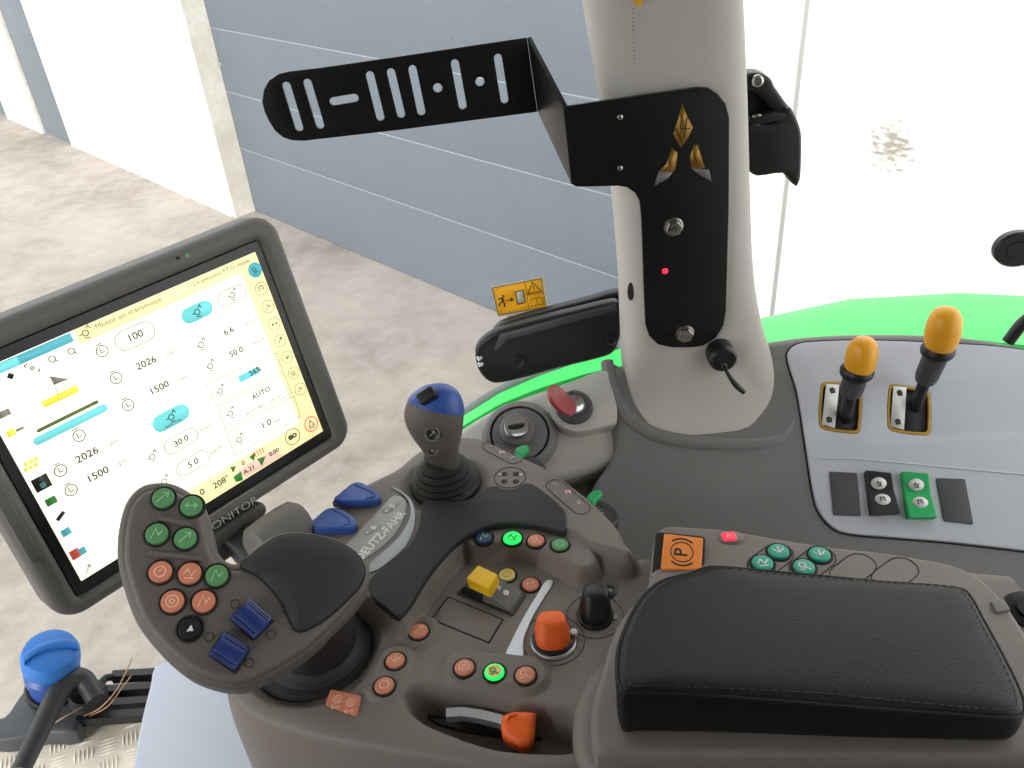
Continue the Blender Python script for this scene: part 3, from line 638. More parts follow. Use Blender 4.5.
# orange label with two rings and arrows
lp = LP.pts([(325.5, 705.5), (331, 690.6), (361.4, 697), (356.7, 717)]); lc = hz(343, 703); 
def quad_round(q, r=.002):
    out = []; 
    for i in range(4):
        a, b, c = [np.array(q[(i+j-1) % 4]) for j in range(3)]; u1 = (a-b)/np.linalg.norm(a-b); u2 = (c-b)/np.linalg.norm(c-b)
        p0, p2 = b+u1*r, b+u2*r
        for t in (0, .25, .5, .75, 1): out.append(tuple((1-t)**2*p0+2*t*(1-t)*b+t*t*p2))
    return out
lb = slab('warning_label', quad_round(lp), LP, -.003, .0016, M_orangeb, con, label='orange label with two rings and arrows')
for u, v, k in ((337.5, 699, 7), (351, 702.5, 7), (335.5, 707, 5), (349, 711, 5)): link('symbol', strokes(LP, glyph(LP.L(u, v, .0016), .0055, k), .0008, .0016), M_symo, lb, smooth=None)
# printed pill outlines on the horn
def outline(name, a, b, r, m=M_sidec): 
    c = capsule(HP.L(*a), HP.L(*b), r); return link(name, strokes(HP, [c+[c[0]]], .0006, .0001), M_dark, con, smooth=None)
o1 = outline('printed_outline', (491, 446), (514, 458.5), .0085); o2 = outline('printed_outline', (555, 485.5), (581, 508), .0085)
c = HP.L(510, 477.5); o3 = link('printed_outline', strokes(HP, [ringpts(c, .0152, 30)], .0006, .0001), M_dark, con, smooth=None)
for u, v, k, m, o_ in ((491, 447, 5, M_grayp, o1), (502, 453, 4, M_redp, o1), (513, 458, 6, M_grayp, o1), (555, 484, 8, M_grayp, o2), (568, 492.5, 4, M_redp, o2), (580, 502.5, 3, M_grayp, o2), (504.5, 474, 7, M_blackp, o3), (516, 474, 7, M_blackp, o3), (504.5, 481.5, 7, M_blackp, o3), (516, 481.5, 7, M_blackp, o3), (500, 475, 4, M_white, o3), (520.5, 475, 4, M_white, o3)):
    link('symbol', strokes(HP, glyph(HP.L(u, v), .0042 if m is not M_white else .0016, k), .0013, .0001), m, o_, smooth=None)
# blank rectangular panel and printed lines in the well
q = LP.pts([(431.6, 619.5), (448, 597), (503, 620), (489, 643)]); link('panel_groove', strokes(LP, [q+[q[0]]], .0011, .0001), M_dark, con, smooth=None)
slab('blank_panel', [tuple(np.mean(q, 0)+(np.array(p)-np.mean(q, 0))*.96) for p in q], LP, -.001, .0006, M_console, con, bev=.0003)
sl = smoothpts(LP.pts([(546.5, 581.5), (537, 596), (526.5, 612.5), (513, 638), (504.5, 660), (513, 662), (523, 661.5), (524, 641), (530, 624), (536, 612.5), (546, 596), (553.5, 582.5)]), 4)
slab('silver_strip', sl, LP, -.001, .0022, M_silver, con, bev=.001, label='tapering silver trim strip')
# ---- yellow rocker on its wedge base (part of console: bezel + cap)
yb = LP.pts([(456, 594), (474, 578), (527, 595), (512.5, 617)])
yq = np.array(yb); yx = (yq[2]-yq[1]); yx = yx/np.linalg.norm(yx)
ysw = thing('yellow_toggle_switch', 'yellow square toggle on a dark wedge base beside the blank panel', 'switch', LP.W(*np.mean(yq, 0)))
slab('switch_bezel', quad_round(yb), LP, 0.0, .0015, M_black, ysw, bev=.0006)
def hexa(name, bot, top, m, parent, bev=0, label=None):
    bm = bmesh.new(); v = [bm.verts.new(p) for p in bot+top]
    for f in ((3, 2, 1, 0), (4, 5, 6, 7), (0, 1, 5, 4), (1, 2, 6, 5), (2, 3, 7, 6), (3, 0, 4, 7)): bm.faces.new([v[i] for i in f])
    bmesh.ops.recalc_face_normals(bm, faces=bm.faces)
    if bev: bmesh.ops.bevel(bm, geom=bm.edges[:]+bm.verts[:], offset=bev, segments=3, affect='EDGES', profile=.6)
    me = bpy.data.meshes.new('h'); bm.to_mesh(me); bm.free(); return link(name, me, m, parent, label, 35)
def yl(s, t, h): # s along long axis 0..1, t across 0..1
    a = yq[0]*(1-s)*(1-t)+yq[1]*(1-s)*t+yq[2]*s*t+yq[3]*s*(1-t); return LP.W(a[0], a[1], h)
hexa('wedge_base', [yl(.45, .08, .0012), yl(.45, .92, .0012), yl(.96, .92, .0012), yl(.96, .08, .0012)], [yl(.5, .08, .014), yl(.5, .92, .014), yl(.93, .92, .004), yl(.93, .08, .004)], M_mon, ysw, .001)
wn = (yl(.93, .5, .004)-yl(.5, .5, .014)).cross(yl(.5, .9, 0)-yl(.5, .1, 0)); wn = wn if wn.z > 0 else -wn
wpl = Plane(yl(.7, .5, .0094), wn, (yx[0], yx[1], 0))
for a, k in ((-.005, 4), (.003, 7)): link('symbol', strokes(wpl, glyph((a, .001), .0035, k), .001, .0004), M_white, ysw, smooth=None)
hexa('wedge_base', [yl(.04, .1, .0012), yl(.04, .9, .0012), yl(.5, .9, .0012), yl(.5, .1, .0012)], [yl(.1, .15, .009), yl(.1, .85, .009), yl(.48, .85, .012), yl(.48, .15, .012)], M_black, ysw, .001)
t0 = [PZ(466, 578, 2.172), PZ(478, 564.5, 2.176), PZ(498, 574, 2.180), PZ(489, 588.5, 2.176)]
hexa('toggle_cap', [p+Vector((.001, -.001, -.011)) for p in t0], [p for p in t0], M_yellow, ysw, .0016, 'glossy yellow toggle cap')
# ================================================================== KNOBS
def knob(name, label, u, v, ut, vt, r, hgt, m, scale):
    p = PZ(u, v, ZL); t = Vector((PZ(ut, vt, ZL+hgt)-p)); t.normalize()
    k = thing(name, label, 'knob', p); pl = Plane(p, (0, 0, 1))
    rg = []
    for h, a, b in ((0.002, 1.0, 1.0), (.005, 1.04, 1.04), (.010, 1.02, 1.0), (hgt*.55, .95, .85), (hgt*.85, .85, .66), (hgt*.95, .78, .58), (hgt, .62, .42)):
        c = p+t*h; rg.append([c+Vector((r*a*math.copysign(abs(math.cos(x))**.75, math.cos(x)), r*b*math.copysign(abs(math.sin(x))**.75, math.sin(x)), 0)) for x in [2*math.pi*i/28 for i in range(28)]])
    link('knob_grip', loftmesh(rg), m, k, smooth=60)
    lathe('skirt', [(r*1.22, 0.0002), (r*1.22, .0022), (r*1.1, .0035), (0, .0035)], p, (0, 0, 1), M_black, k, 36)
    link('scale_ring', strokes(pl, [ringpts((0, 0), r*1.85, 40)], .0005, .0002), M_dark, k, smooth=None)
    link('scale_marks', join([strokes(pl, [[(r*1.5*math.cos(a), r*1.5*math.sin(a)), (r*1.7*math.cos(a), r*1.7*math.sin(a))]], .0008, .0002) for a in (-.7, -.35, 0)]), M_grayp, k, smooth=None)
    if scale:
        W = [((r*(1.30+.20*math.sin(math.pi*i/20)))*math.cos(math.pi*.95+i*math.pi*1.2/20), (r*(1.30+.20*math.sin(math.pi*i/20)))*math.sin(math.pi*.95+i*math.pi*1.2/20)) for i in range(21)]
        W += [(r*1.24*math.cos(math.pi*.95+i*math.pi*1.2/20), r*1.24*math.sin(math.pi*.95+i*math.pi*1.2/20)) for i in range(20, -1, -1)]
        slab('silver_crescent', W, pl, .0002, .0015, M_silver, k, smooth=None)
        lathe('pointer_tab', [(0, 0), (.003, 0), (.003, .004), (0, .005)], p+Vector((r*1.25, .002, .002)), (0, 0, 1), M_white, k, 10)
    return k
knob('rotary_knob', 'orange rotary knob with a silver crescent beside the armrest cushion', 553, 640, 551, 617, .0135, .024, M_orange, True)
knob('rotary_knob', 'black rotary knob near the left end of the armrest cushion', 595, 616, 596, 589, .0125, .026, M_black, False)
p = PZ(608.5, 592, ZL); c_ = lathe('small_symbol_disc', [(.0065, 0), (.0065, .0015), (.0055, .002), (0, .002)], p, (0, 0, 1), M_black, con, 20)
pl = Plane(p, (0, 0, 1)); link('symbol', strokes(pl, glyph((0, 0), .0045, 5), .001, .002), M_white, c_, smooth=None)
c_ = slab('symbol_tile', rrect(*LP.L(613, 617), .007, .006, .0005), LP, 0, .0008, M_grayp, con)
# ================================================================== THROTTLE LEVER IN ITS SLOT
ZS = ZL-.030
thr = thing('hand_throttle_lever', 'orange hand throttle lever at the end of a silver arc in the console slot', 'lever', PZ(490, 728, ZS))
SP = FZ.up(ZS)
slab('slot_plate', smoothpts(SP.pts([(428, 716), (450, 708), (500, 716), (545, 728), (540, 742), (490, 738), (440, 727)]), 4), SP, .0003, .004, M_black, thr, bev=.001)
a0 = [PZ(u, v, ZL-.010) for u, v in ((446, 712), (462, 711), (480, 713.5), (500, 718.5), (510, 724))]
rg = []
for i, q in enumerate(a0):
    t = (a0[min(i+1, 4)]-a0[max(i-1, 0)]).normalized(); n = Vector((-t.y, t.x, 0)); w_ = .0035
    rg.append([q+n*w_, q+n*w_+Vector((0, 0, -.006)), q-n*w_+Vector((0, 0, -.008)), q-n*w_+Vector((0, 0, -.001))])
link('silver_arc', loftmesh(rg), M_silver, thr, smooth=50, label='silver lever arc')
LVP = Plane(PZ(518, 731, ZL-.004), (0, -.30, 1), (1, 0, 0))
slab('lever_grip', smoothpts(LVP.pts([(502, 719), (510, 713), (521, 712), (534, 713), (535, 724), (532.5, 740), (523.5, 748), (513, 744), (502.5, 736)]), 4), LVP, -.018, .005, M_orange, thr, bev=.006, label='orange grip', res=5)
link('grip_ridge', strokes(LVP, [LVP.pts([(507, 723), (510, 718), (518, 716)])], .0015, .005, thick=.0012), M_orange, thr, smooth=None)
# ================================================================== GREEN POINTER DIALS BEHIND THE RIM
def dial(u, v, label, up, R_=1):
    p = PZ(u, v, 2.142); ax = Vector((.12, .22, .97)).normalized()
    d = thing('thumb_dial', label, 'dial', p)
    lathe('dial_wheel', [(r*R_, h) for r, h in [(0, -.010), (.021, -.010), (.0225, -.008), (.0225, .004), (.021, .006), (.012, .0065), (0, .0065)]], p, ax, M_black, d, 40)
    pl = Plane(p, ax, (1, 0, 0))
    link('dial_marks', join([strokes(pl, [[(.015*math.cos(a), .015*math.sin(a)), (.019*math.cos(a), .019*math.sin(a))]], .001, .0064) for a in (0, .3, .6, -.3, -.6)]), M_grayp, d, smooth=None)
    q = [(up[0]+x, up[1]+y) for x, y in ((-7, 3), (-3, -3), (6, -5), (8, -1), (1, 6), (3, 11), (-3, 8))]
    pz = PZ(up[0], up[1], 2.152); P2 = Plane(pz, (.1, -.2, 1))
    slab('pointer', smoothpts(P2.pts(q), 3), P2, -.006, .002, M_greensw, d, bev=.0015, label='green pointer tab')
dial(584, 518, 'black thumb dial with green pointer beside the dark side console', (594, 496), 1.45)
dial(515, 471, 'black thumb dial with green pointer below the chrome power socket', (521, 451), 1.40)
# ================================================================== ARMREST HOUSING (part of the console) + CUSHION
ZT = 2.178; TP_ = FZ.up(ZT)
hs = [(646, 590), (654, 537), (658, 529), (667, 524.5), (690, 525), (724, 527.5), (780, 537), (832, 545), (880, 550), (915, 555.5), (945, 561), (966, 568), (984, 579), (999, 593), (1014, 612), (1034, 645), (1062, 700), (1068, 750), (1040, 757), (850, 756), (640, 754), (600, 753), (593, 745), (591, 725), (592, 705), (598, 680), (606, 652), (618, 622), (633, 602)]
slab('armrest_housing', smoothpts(TP_.pts(hs), 4), TP_, -.075, 0, M_console, con, bev=.006, res=4)
lip = smoothpts(TP_.pts([(1066, 745), (1062, 800), (850, 795), (620, 788), (584, 768), (573, 742), (574, 712), (581, 690), (600, 665), (640, 690), (850, 710), (1030, 710)], -.02), 4)
slab('armrest_lip', lip, TP_, -.10, -.016, M_console, con, bev=.010, res=4)
# buttons and pill outlines behind the cushion
def toutl(a, b, r):
    c = capsule(TP_.L(*a), TP_.L(*b), r); return link('printed_outline', strokes(TP_, [c+[c[0]]], .0008, .0001), M_dark, con, smooth=None)
toutl((779, 553.5), (762, 566), .0118); toutl((821, 557), (804, 570), .0118); toutl((861, 564), (845, 576), .0118); toutl((903, 568), (887, 580), .0118)
for u, v, k in ((778.5, 552.5, 2), (762.5, 564, 8), (819.5, 555.5, 2), (804, 568, 3)):
    a, b = TP_.L(u, v); button(con, TP_, a, b, .0088, M_teal, M_white, k, 0, 'push_button', 'teal round push button behind the cushion', .0024)
c = TP_.L(731, 538); slab('indicator_surround', circ(c, .0115, 28, .008), TP_, -.001, .0005, M_console, con, smooth=None)
lm = slab('indicator_lamp', rrect(*TP_.L(729, 537.5), .0115, .0095, .0015), TP_, .0003, .0018, M_litred, con, bev=.0005, label='square red glowing indicator lamp')
link('symbol', strokes(TP_, glyph(TP_.L(729, 537.5), .003, 4), .0006, .0018), M_redp, lm, smooth=None)
# parking brake switch in its recess
PPc = PZ(682, 553, ZT+.004); PPl = Plane(PPc, (.0, -.28, 1), (1, 0, 0))
slab('switch_recess', quad_round(PPl.pts([(656, 531), (706, 536), (704, 573), (652, 575)]), .004), PPl, -.008, -.0005, M_dark, con, bev=.001)
ps = slab('parking_brake_switch', quad_round(PPl.pts([(664, 534.5), (703, 539), (701, 571), (660.5, 570.5)]), .0015), PPl, -.004, .0022, M_orangep, con, bev=.0012, label='square orange switch marked P in brackets')
pc = PPl.L(682, 552, .0022); px_ = PPl.L(692, 553, .0022); ang = math.atan2(px_[1]-pc[1], px_[0]-pc[0])
link('switch_letter', textmesh('P', PPl, *PPl.L(681.5, 552.5, .0022), .0155, ang+math.pi/2, .0022, bold=.0001), M_blackp, ps, smooth=None)
link('letter_ring', strokes(PPl, [ringpts(pc, .0092, 28)], .0008, .0022), M_blackp, ps, smooth=None)
for s in (1, -1): link('letter_bracket', strokes(PPl, [ringpts(pc, .0125, 14, ang+s*math.pi/2-.75, ang+s*math.pi/2+.75)], .0014, .0022), M_blackp, ps, smooth=None)
# hinge detail at the right end of the housing
slab('hinge_tab', quad_round(TP_.pts([(990, 603), (1003, 600), (1010, 611), (996, 614)]), .001), TP_, -.001, .002, M_sidec, con, bev=.0006)
p = PZ(1024, 612, 2.15); lathe('adjuster_knob', [(.016, -.02), (.017, 0), (.015, .006), (.009, .007), (.009, .010), (0, .010)], p, (0, -.3, 1), M_black, con, 26)
# cushion
cu = [(622, 691), (617, 668), (620, 642), (634, 609), (648, 591), (664, 580), (690, 573.5), (710, 567), (760, 570.5), (880, 581.5), (960, 588.5), (969, 594), (985, 622), (1003, 655), (1020, 690), (1025, 712), (1012, 717), (930, 712), (848, 706.5), (730, 697), (640, 691.5)]
CP = Plane((.054, .354, 2.2245), (.08, 0, 1), (1, 0, 0)); cpts = smoothpts(CP.pts(cu), 5)
cush = thing('armrest_cushion', 'black leather armrest cushion lying on the console housing', 'armrest', (CP.W(*cpts[0]).x+.12, CP.W(*cpts[0]).y+.06, ZT+.001))
def cring(pts, t):
    """t=1 on the seam plane, t=0 on the housing"""
    o = []
    for q in pts:
        w = CP.W(*q); o.append((w.x, w.y, ZT+.0006+(w.z-ZT-.0006)*t))
    return o
rings = [cring(inset(cpts, .004), 0), cring(inset(cpts, .001), .05), cring(cpts, .2), cring(inset(cpts, -.0008), .6), cring(cpts, .95), cring(inset(cpts, .0006), 1)]
for d, h in ((.003, .0022), (.007, .0036), (.014, .0046), (.028, .0054)): rings.append([CP.W(x, y, h) for x, y in shrink(cpts, d)])
link('cushion_pad', loftmesh(rings), M_leather, cush, smooth=70)
bm_pts = [CP.W(x, y, -.0004) for x, y in cpts]
rgs = []
for i, q in enumerate(bm_pts+[bm_pts[0]]):
    i %= len(bm_pts); t = (bm_pts[(i+1) % len(bm_pts)]-bm_pts[i-1]).normalized(); n = Vector((-t.y, t.x, 0)); rgs.append([q+n*.0014*math.cos(a)+Vector((0, 0, .0014*math.sin(a))) for a in [k*math.pi/4 for k in range(8)]])
link('seam_piping', loftmesh(rgs, False), M_leather, cush, smooth=70)
st_ = shrink(cpts, .0055); ln = [CP.W(x, y, .0033) for x, y in st_]
sq = []; acc = 0
for i in range(len(ln)):
    a, b = ln[i], ln[(i+1) % len(ln)]; L = (b-a).length; nst = max(1, int(L/.005))
    for j in range(nst):
        p0 = a.lerp(b, (j+.2)/nst); p1 = a.lerp(b, (j+.8)/nst); pl = Plane((0, 0, p0.z), (0, 0, 1)); sq.append(strokes(pl, [[(p0.x, p0.y), (p1.x, p1.y)]], .0007, .0002, thick=.0005))
link('stitching', join(sq), M_black, cush, smooth=None)
# ================================================================== PADDLE JOYSTICK
pq = ray(240, 590); PO = CAM + pq*.60; cdir = -pq.normalized(); PN = (cdir*.72+Vector((0, 0, .36))).normalized()
PD = Plane(PO, PN, (1, 0, 0))
pout = [(163, 482), (141, 486), (126, 502), (118.5, 528.6), (117, 558), (123, 587), (136, 622), (159.5, 653), (189, 677), (217, 687.5), (240.6, 689), (264, 680), (305, 656), (346, 618), (364, 595), (370, 578), (367, 564), (352, 548), (331.5, 537.5), (305, 532), (281.7, 533), (264, 541), (247, 556), (236, 563.5), (224, 559.5), (216.5, 549), (211.5, 528.6), (205.5, 508), (191, 493), (177, 485)]
pth = thing('multifunction_joystick', 'large grey kidney-shaped paddle joystick with coloured buttons before the monitor', 'joystick', PZ(313, 650, ZL-.012))
ps_ = smoothpts(PD.pts(pout), 5)
slab('paddle_face', inset_clean(ps_, .0040), PD, -.018, 0, M_paddle, pth, bev=.0055, res=5)
slab('lower_shell', smoothpts(PD.pts(pout, -.010), 5), PD, -.040, -.0050, M_paddle, pth, bev=.008, res=5)
palm = [(241, 566), (251, 556), (264, 545.5), (281.7, 536), (305, 535), (331.5, 540.5), (353, 551), (363, 564), (364, 577), (355, 592), (328.5, 617), (307, 630), (297, 631), (290, 621), (284, 607), (274, 592), (258, 576.5)]
pp = smoothpts(PD.pts(palm), 5); rg = []
for d, h in ((-.0005, -.004), (0, .001), (.0012, .0022), (.004, .0034), (.009, .005), (.016, .0062)): rg.append([PD.W(x, y, h) for x, y in shrink(pp, d)])
link('palm_rest', loftmesh(rg), M_rubber, pth, smooth=70, label='black rubber palm rest')
rg = [[PD.W(x, y, h) for x, y in inset(pp, d)] for d, h in ((-.0008, -.002), (-.0008, .0006), (0, .0008))]
link('palm_seam', loftmesh(rg), M_dark, pth, smooth=60)
for u, v, m, s_, k, l in ((163.6, 498.7, M_green, M_symg, 1, 'green'), (191.7, 506.6, M_green, M_symg, 5, 'green'), (157, 534.5, M_green, M_symg, 6, 'green'), (185.6, 539, M_green, M_symg, 1, 'green'), (217, 576, M_green, M_symg, 6, 'green'),
                          (160.6, 572.5, M_orangeb, M_symo, 0, 'salmon'), (190, 574, M_orangeb, M_symo, 8, 'salmon'), (172.7, 602, M_orangeb, M_symo, 7, 'salmon'), (204, 602, M_orangeb, M_symo, 6, 'salmon'), (190, 629, M_black, None, 0, 'black')):
    a, b = PD.L(u, v); bt = button(pth, PD, a, b, .0078, m, s_, k, 0, 'push_button', l+' round push button'+(' with a pale arrow' if l == 'black' else ''), .0026)
    if l == 'black':
        t = PD.pts([(186.5, 631.5), (193.5, 631), (191.5, 624.5)], .0026); slab('symbol', t, PD.up(0), .0026, .0029, M_white, bt, smooth=None)
for q in ([(230.4, 619.4), (249.4, 600.4), (273, 621), (254, 640)], [(209, 654.6), (224.5, 632.6), (250, 648.7), (235, 673.6)]):
    L = np.array(PD.pts(q)); c = L.mean(0)
    r_ = slab('rocker_bezel', quad_round([tuple(c+(p-c)*1.08) for p in L]), PD, -.002, .0008, M_dark, pth, bev=.0003)
    ex = (L[2]-L[1]); w_ = np.linalg.norm(ex); ex = ex/w_; ey = (L[0]-L[1]); hh = np.linalg.norm(ey); ey = ey/hh; rr = []
    for t in np.linspace(-1, 1, 9):
        top = .0035+.0035*t*t; rr.append([PD.W(*(c+ey*t*hh*.49+ex*s_*w_*.49), h) for s_, h in ((-1, .0), (-1, top-.001), (-.93, top), (.93, top), (1, top-.001), (1, .0))])
    rk = link('rocker_switch', loftmesh(rr), M_blued, pth, smooth=35, label='deep blue ribbed rocker switch')
    link('grip_ribs', join([strokes(PD, [[tuple(c+ey*t*hh*.45-ex*w_*.42), tuple(c+ey*t*hh*.45+ex*w_*.42)]], .0009, .0035+.0035*t*t-.0004, thick=.0009) for t in (-.9, -.7, .7, .9)]), M_blued, rk, smooth=None)
for a, b in (((160, 518.5), (188, 524.5)), ((150, 553.5), (201, 559))):
    c = capsule(PD.L(*a), PD.L(*b), .0018); slab('finger_ridge', c, PD, -.001, .0022, M_paddle, pth, bev=.0012)
link('printed_marks', join([strokes(PD, [ringpts(PD.L(u, v), .003, 14)], .0005, .0001) for u, v in ((235, 604), (271, 634.5), (209, 637), (249.5, 663))]), M_black, pth, smooth=None)
bz = PZ(313, 650, ZL-.012); tp = PD.P(318, 606, -.030); axv = (tp-bz); 
prof = [(.0500, 0), (.0500, .004), (.046, .007), (.0465, .010), (.042, .013), (.0425, .017), (.038, .020), (.0385, .024), (.033, .028), (.030, .036), (.0275, axv.length), (0, axv.length)]
bm = []; n_ = axv.normalized()
rg = []
for r, h in prof[:-1]:
    t = h/axv.length; cc = bz+axv*(t) if h > .012 else bz+Vector((0, 0, h))+Vector((axv.x, axv.y, 0))*t
    up = Vector((0, 0, 1)).lerp(n_, min(1, t*1.5)).normalized(); x = Vector((1, 0, 0)); x = (x-up*x.dot(up)).normalized(); y = up.cross(x)
    rg.append([cc+x*r*math.cos(2*math.pi*i/36)+y*r*math.sin(2*math.pi*i/36) for i in range(36)])
link('bellows_boot', loftmesh(rg), M_boot, pth, smooth=35, label='black bellows boot')
# ================================================================== SMALL JOYSTICK
jz = ZH-.006; jb = PZ(445.5, 484, jz)
joy = thing('cross_gate_joystick', 'small upright grey joystick with a blue thumb cap and black bellows', 'joystick', jb)
lathe('bellows_boot', [(.0345, 0), (.0345, .003), (.031, .007), (.0318, .0095), (.028, .012), (.0288, .0145), (.025, .017), (.0255, .020), (.021, .023), (.021, .026), (.0162, .030), (.0155, .036), (0, .036)], jb, (-.03, 0, 1), M_boot, joy, 36, smooth=35)
JY = jb.y
rows = [(445, 464, 14.5, .8), (443.5, 457, 15.5, .85), (441.5, 449, 17.5, .9), (439.5, 440, 21.5, .88), (437, 430, 26, .82), (434.8, 420, 29, .78), (433.7, 411, 29.8, .76), (433.6, 403, 27.5, .76), (434.2, 397, 23.5, .76), (435, 392, 17.5, .76), (435.5, 388.5, 10, .76), (436, 387, 4, .76)]
def grip_rings(inf=0, a=0, b=99):
    rg = []
    for u, v, w_, dr in rows[a:b]:
        c = PY(u, v, JY-.004); rx = (PY(u+w_, v, JY-.004)-c).length+inf; ry = rx*dr+inf*.3
        rg.append([c+Vector((rx*math.copysign(abs(math.cos(t))**.85, math.cos(t)), ry*math.copysign(abs(math.sin(t))**.85, math.sin(t)), inf*.5)) for t in [2*math.pi*i/32 for i in range(32)]])
    return rg
def densify(rg, n=5):
    out = []
    for i in range(len(rg)-1):
        a, b, c, d = rg[max(i-1, 0)], rg[i], rg[i+1], rg[min(i+2, len(rg)-1)]
        for j in range(n):
            t = j/n; out.append([.5*((2*q)+(r-p)*t+(2*p-5*q+4*r-s)*t*t+(3*q-p-3*r+s)*t**3) for p, q, r, s in zip(a, b, c, d)])
    return out+[rg[-1]]
link('grip', loftmesh(densify(grip_rings())), M_paddle, joy, smooth=60)
cm = loftmesh(densify(grip_rings(.0009, 4, 99))); bm = bmesh.new(); bm.from_mesh(cm)
res = bmesh.ops.bisect_plane(bm, geom=bm.verts[:]+bm.edges[:]+bm.faces[:], plane_co=PY(435, 412, JY-.022), plane_no=Vector((.36, .40, 1)).normalized(), clear_inner=True)
bmesh.ops.holes_fill(bm, edges=[e for e in bm.edges if e.is_boundary]); bm.to_mesh(cm); bm.free()
link('thumb_cap', cm, M_blue, joy, smooth=50, label='blue cap')
tc_ = PY(427, 396, JY-.016); tpl = Plane(tc_, (-.25, -.62, .75), (1, .1, 0))
slab('thumb_switch', rrect(0, 0, .017, .011, .003, .35), tpl, -.006, .0045, M_black, joy, bev=.0018)
for u, v, r, k in ((432.5, 433.5, .0068, 1), (432.5, 450, .0052, 2)):
    p = PY(u, v, JY-.0245 if v < 440 else JY-.0205); pl = Plane(p, (-.03, -.93, .30), (1, 0, 0))
    b = lathe('thumb_button', [(r, -.008), (r, .0008), (r*.85, .0018), (r*.7, .0012), (0, .0012)], p, pl.n, M_black, joy, 24)
    link('symbol', strokes(pl, glyph((0, 0), r*.6, k), .0007, .0013), M_grayp, b, smooth=None)
    link('button_rim', strokes(pl, [ringpts((0, 0), r*.92, 24)], .0006, .0014), M_grayp, b, smooth=None)
# ================================================================== PILLAR
pil = thing('cab_pillar', 'light grey moulded cab pillar with flared foot carrying the black bracket', 'pillar', PY(700, 420, .80))
prow = [(-90, 576, 738, .79), (0, 585, 742, .79), (100, 602, 746, .79), (190, 614, 748.5, .79), (270, 621, 752, .789), (320, 623, 760, .786), (350, 623.5, 769, .778), (375, 625, 775, .761), (398, 627, 780, .744), (412, 631, 782, .7325), (424, 637, 783, .727), (433, 643, 781, .723), (440, 653, 777, .723), (443, 663, 771, .725)]
rg = []
for v, ul, ur, yf in prow:
    hd = .058 if v < 330 else .05; yc = yf+hd*.75; a, b = PY(ul, v+3, yc), PY(ur, v-3, yc); c = (a+b)/2; w_ = (b-a).length/2; c = Vector((c.x, yf+hd, c.z)); e = .62
    rg.append([c+Vector((w_*math.copysign(abs(math.cos(t))**e, math.cos(t)), hd*math.copysign(abs(math.sin(t))**e, math.sin(t)), (b.z-a.z)/2*math.cos(t))) for t in [2*math.pi*i/48 for i in range(48)]])
link('pillar_shell', loftmesh(densify(rg, 4)), M_pillar, pil, smooth=50)
fp = Plane((0, .789, 2.6), (0, -1, 0), (1, 0, 0))
link('seam_dots', join([strokes(fp, [[fp.L(632.5+.1*i, 8+i*4.2), fp.L(632.7+.1*i, 9.5+i*4.2)]], .0012, .0012) for i in range(14)]), M_seal, pil, smooth=None)
slab('fastener_hole', circ((0, 0), .0034, 18, .0105), Plane((.133, .8075, 2.273), (-.62, -.78, 0), (.78, -.62, 0)), -.004, .0012, M_dark, pil, label='dark oval fastener hole')
slab('small_tag', quad_round(fp.pts([(633, 0), (640, -3), (644, 3), (635, 6)]), .0005), fp, 0.0005, .0015, M_labely, pil, smooth=None)
# ================================================================== BRACKET
BPL = Plane((0, .781, 2.5), (0, -1, 0), (1, 0, 0))
brk = thing('mounting_bracket', 'black slotted steel mounting bracket bolted to the pillar', 'bracket', BPL.P(680, 340))
po_ = [(563, 106.5), (600, 101.5), (660, 93), (697, 87.7), (708, 88), (718, 94), (726, 104), (729.5, 118), (729, 210), (727.5, 260), (726, 312), (723.5, 326), (716, 338), (703, 346), (690, 347.8), (672, 347.5), (658, 344.5), (649, 336), (645.5, 325), (643.5, 280), (641.5, 220), (639.8, 202), (635, 193), (627, 187.5), (618, 186), (590, 186.8), (576, 187), (571.5, 184)]
pb = BPL.pts(po_)
slab('mounting_plate', pb, BPL, -.0045, 0, M_blackm, brk, bev=.0008, smooth=30)
f1a, f1b = BPL.P(563, 106.5), BPL.P(571.5, 184.5); f2a, f2b = PY(527, 37.6, .845), PY(537.5, 112, .845); fl = PY(268, 118, .822)
an_ = (f2b-f2a).cross(fl-f2a).normalized(); an_ = an_ if an_.y < 0 else -an_
AP = Plane(f2a, an_, (1, 0, 0))
ao = [(527, 37.6), (480, 44.5), (400, 56.5), (320, 68), (290, 71.5), (279, 74), (269, 80.5), (263.5, 90), (262, 102), (264.5, 112), (269, 121.5), (275, 131), (283, 137.5), (292, 140.5), (304, 141), (400, 130), (480, 119.5), (537.5, 112)]
def apx(lst): return AP.pts(lst)
holes = []
for a, b in (((286.5, 86), (299, 127.5)), ((307.5, 83), (320, 125)), ((333.5, 101.5), (354.5, 98)), ((370, 75.5), (380.3, 117)), ((391, 72.5), (401, 114)), ((412.5, 69.5), (421.3, 111.5)), ((455, 63.5), (462.7, 105.5)), ((498, 58), (504.6, 99.5))):
    holes.append(capsule(AP.L(*a), AP.L(*b), .0037))
for p in ((437.7, 88), (480, 81.7)): holes.append(circ(AP.L(*p), .0042, 20))
slab('slotted_arm', AP.pts(ao), AP, -.0045, 0, M_blackm, brk, bev=.0007, holes=holes, smooth=30, label='black arm plate with cut slots')
nf = (f1a-f2a).cross(f2b-f2a).normalized(); nf = nf if nf.x < 0 else -nf
hexa('bent_flange', [f2a, f2b, f1b, f1a], [p-nf*.0045 for p in (f2a, f2b, f1b, f1a)], M_blackm, brk, .0006)
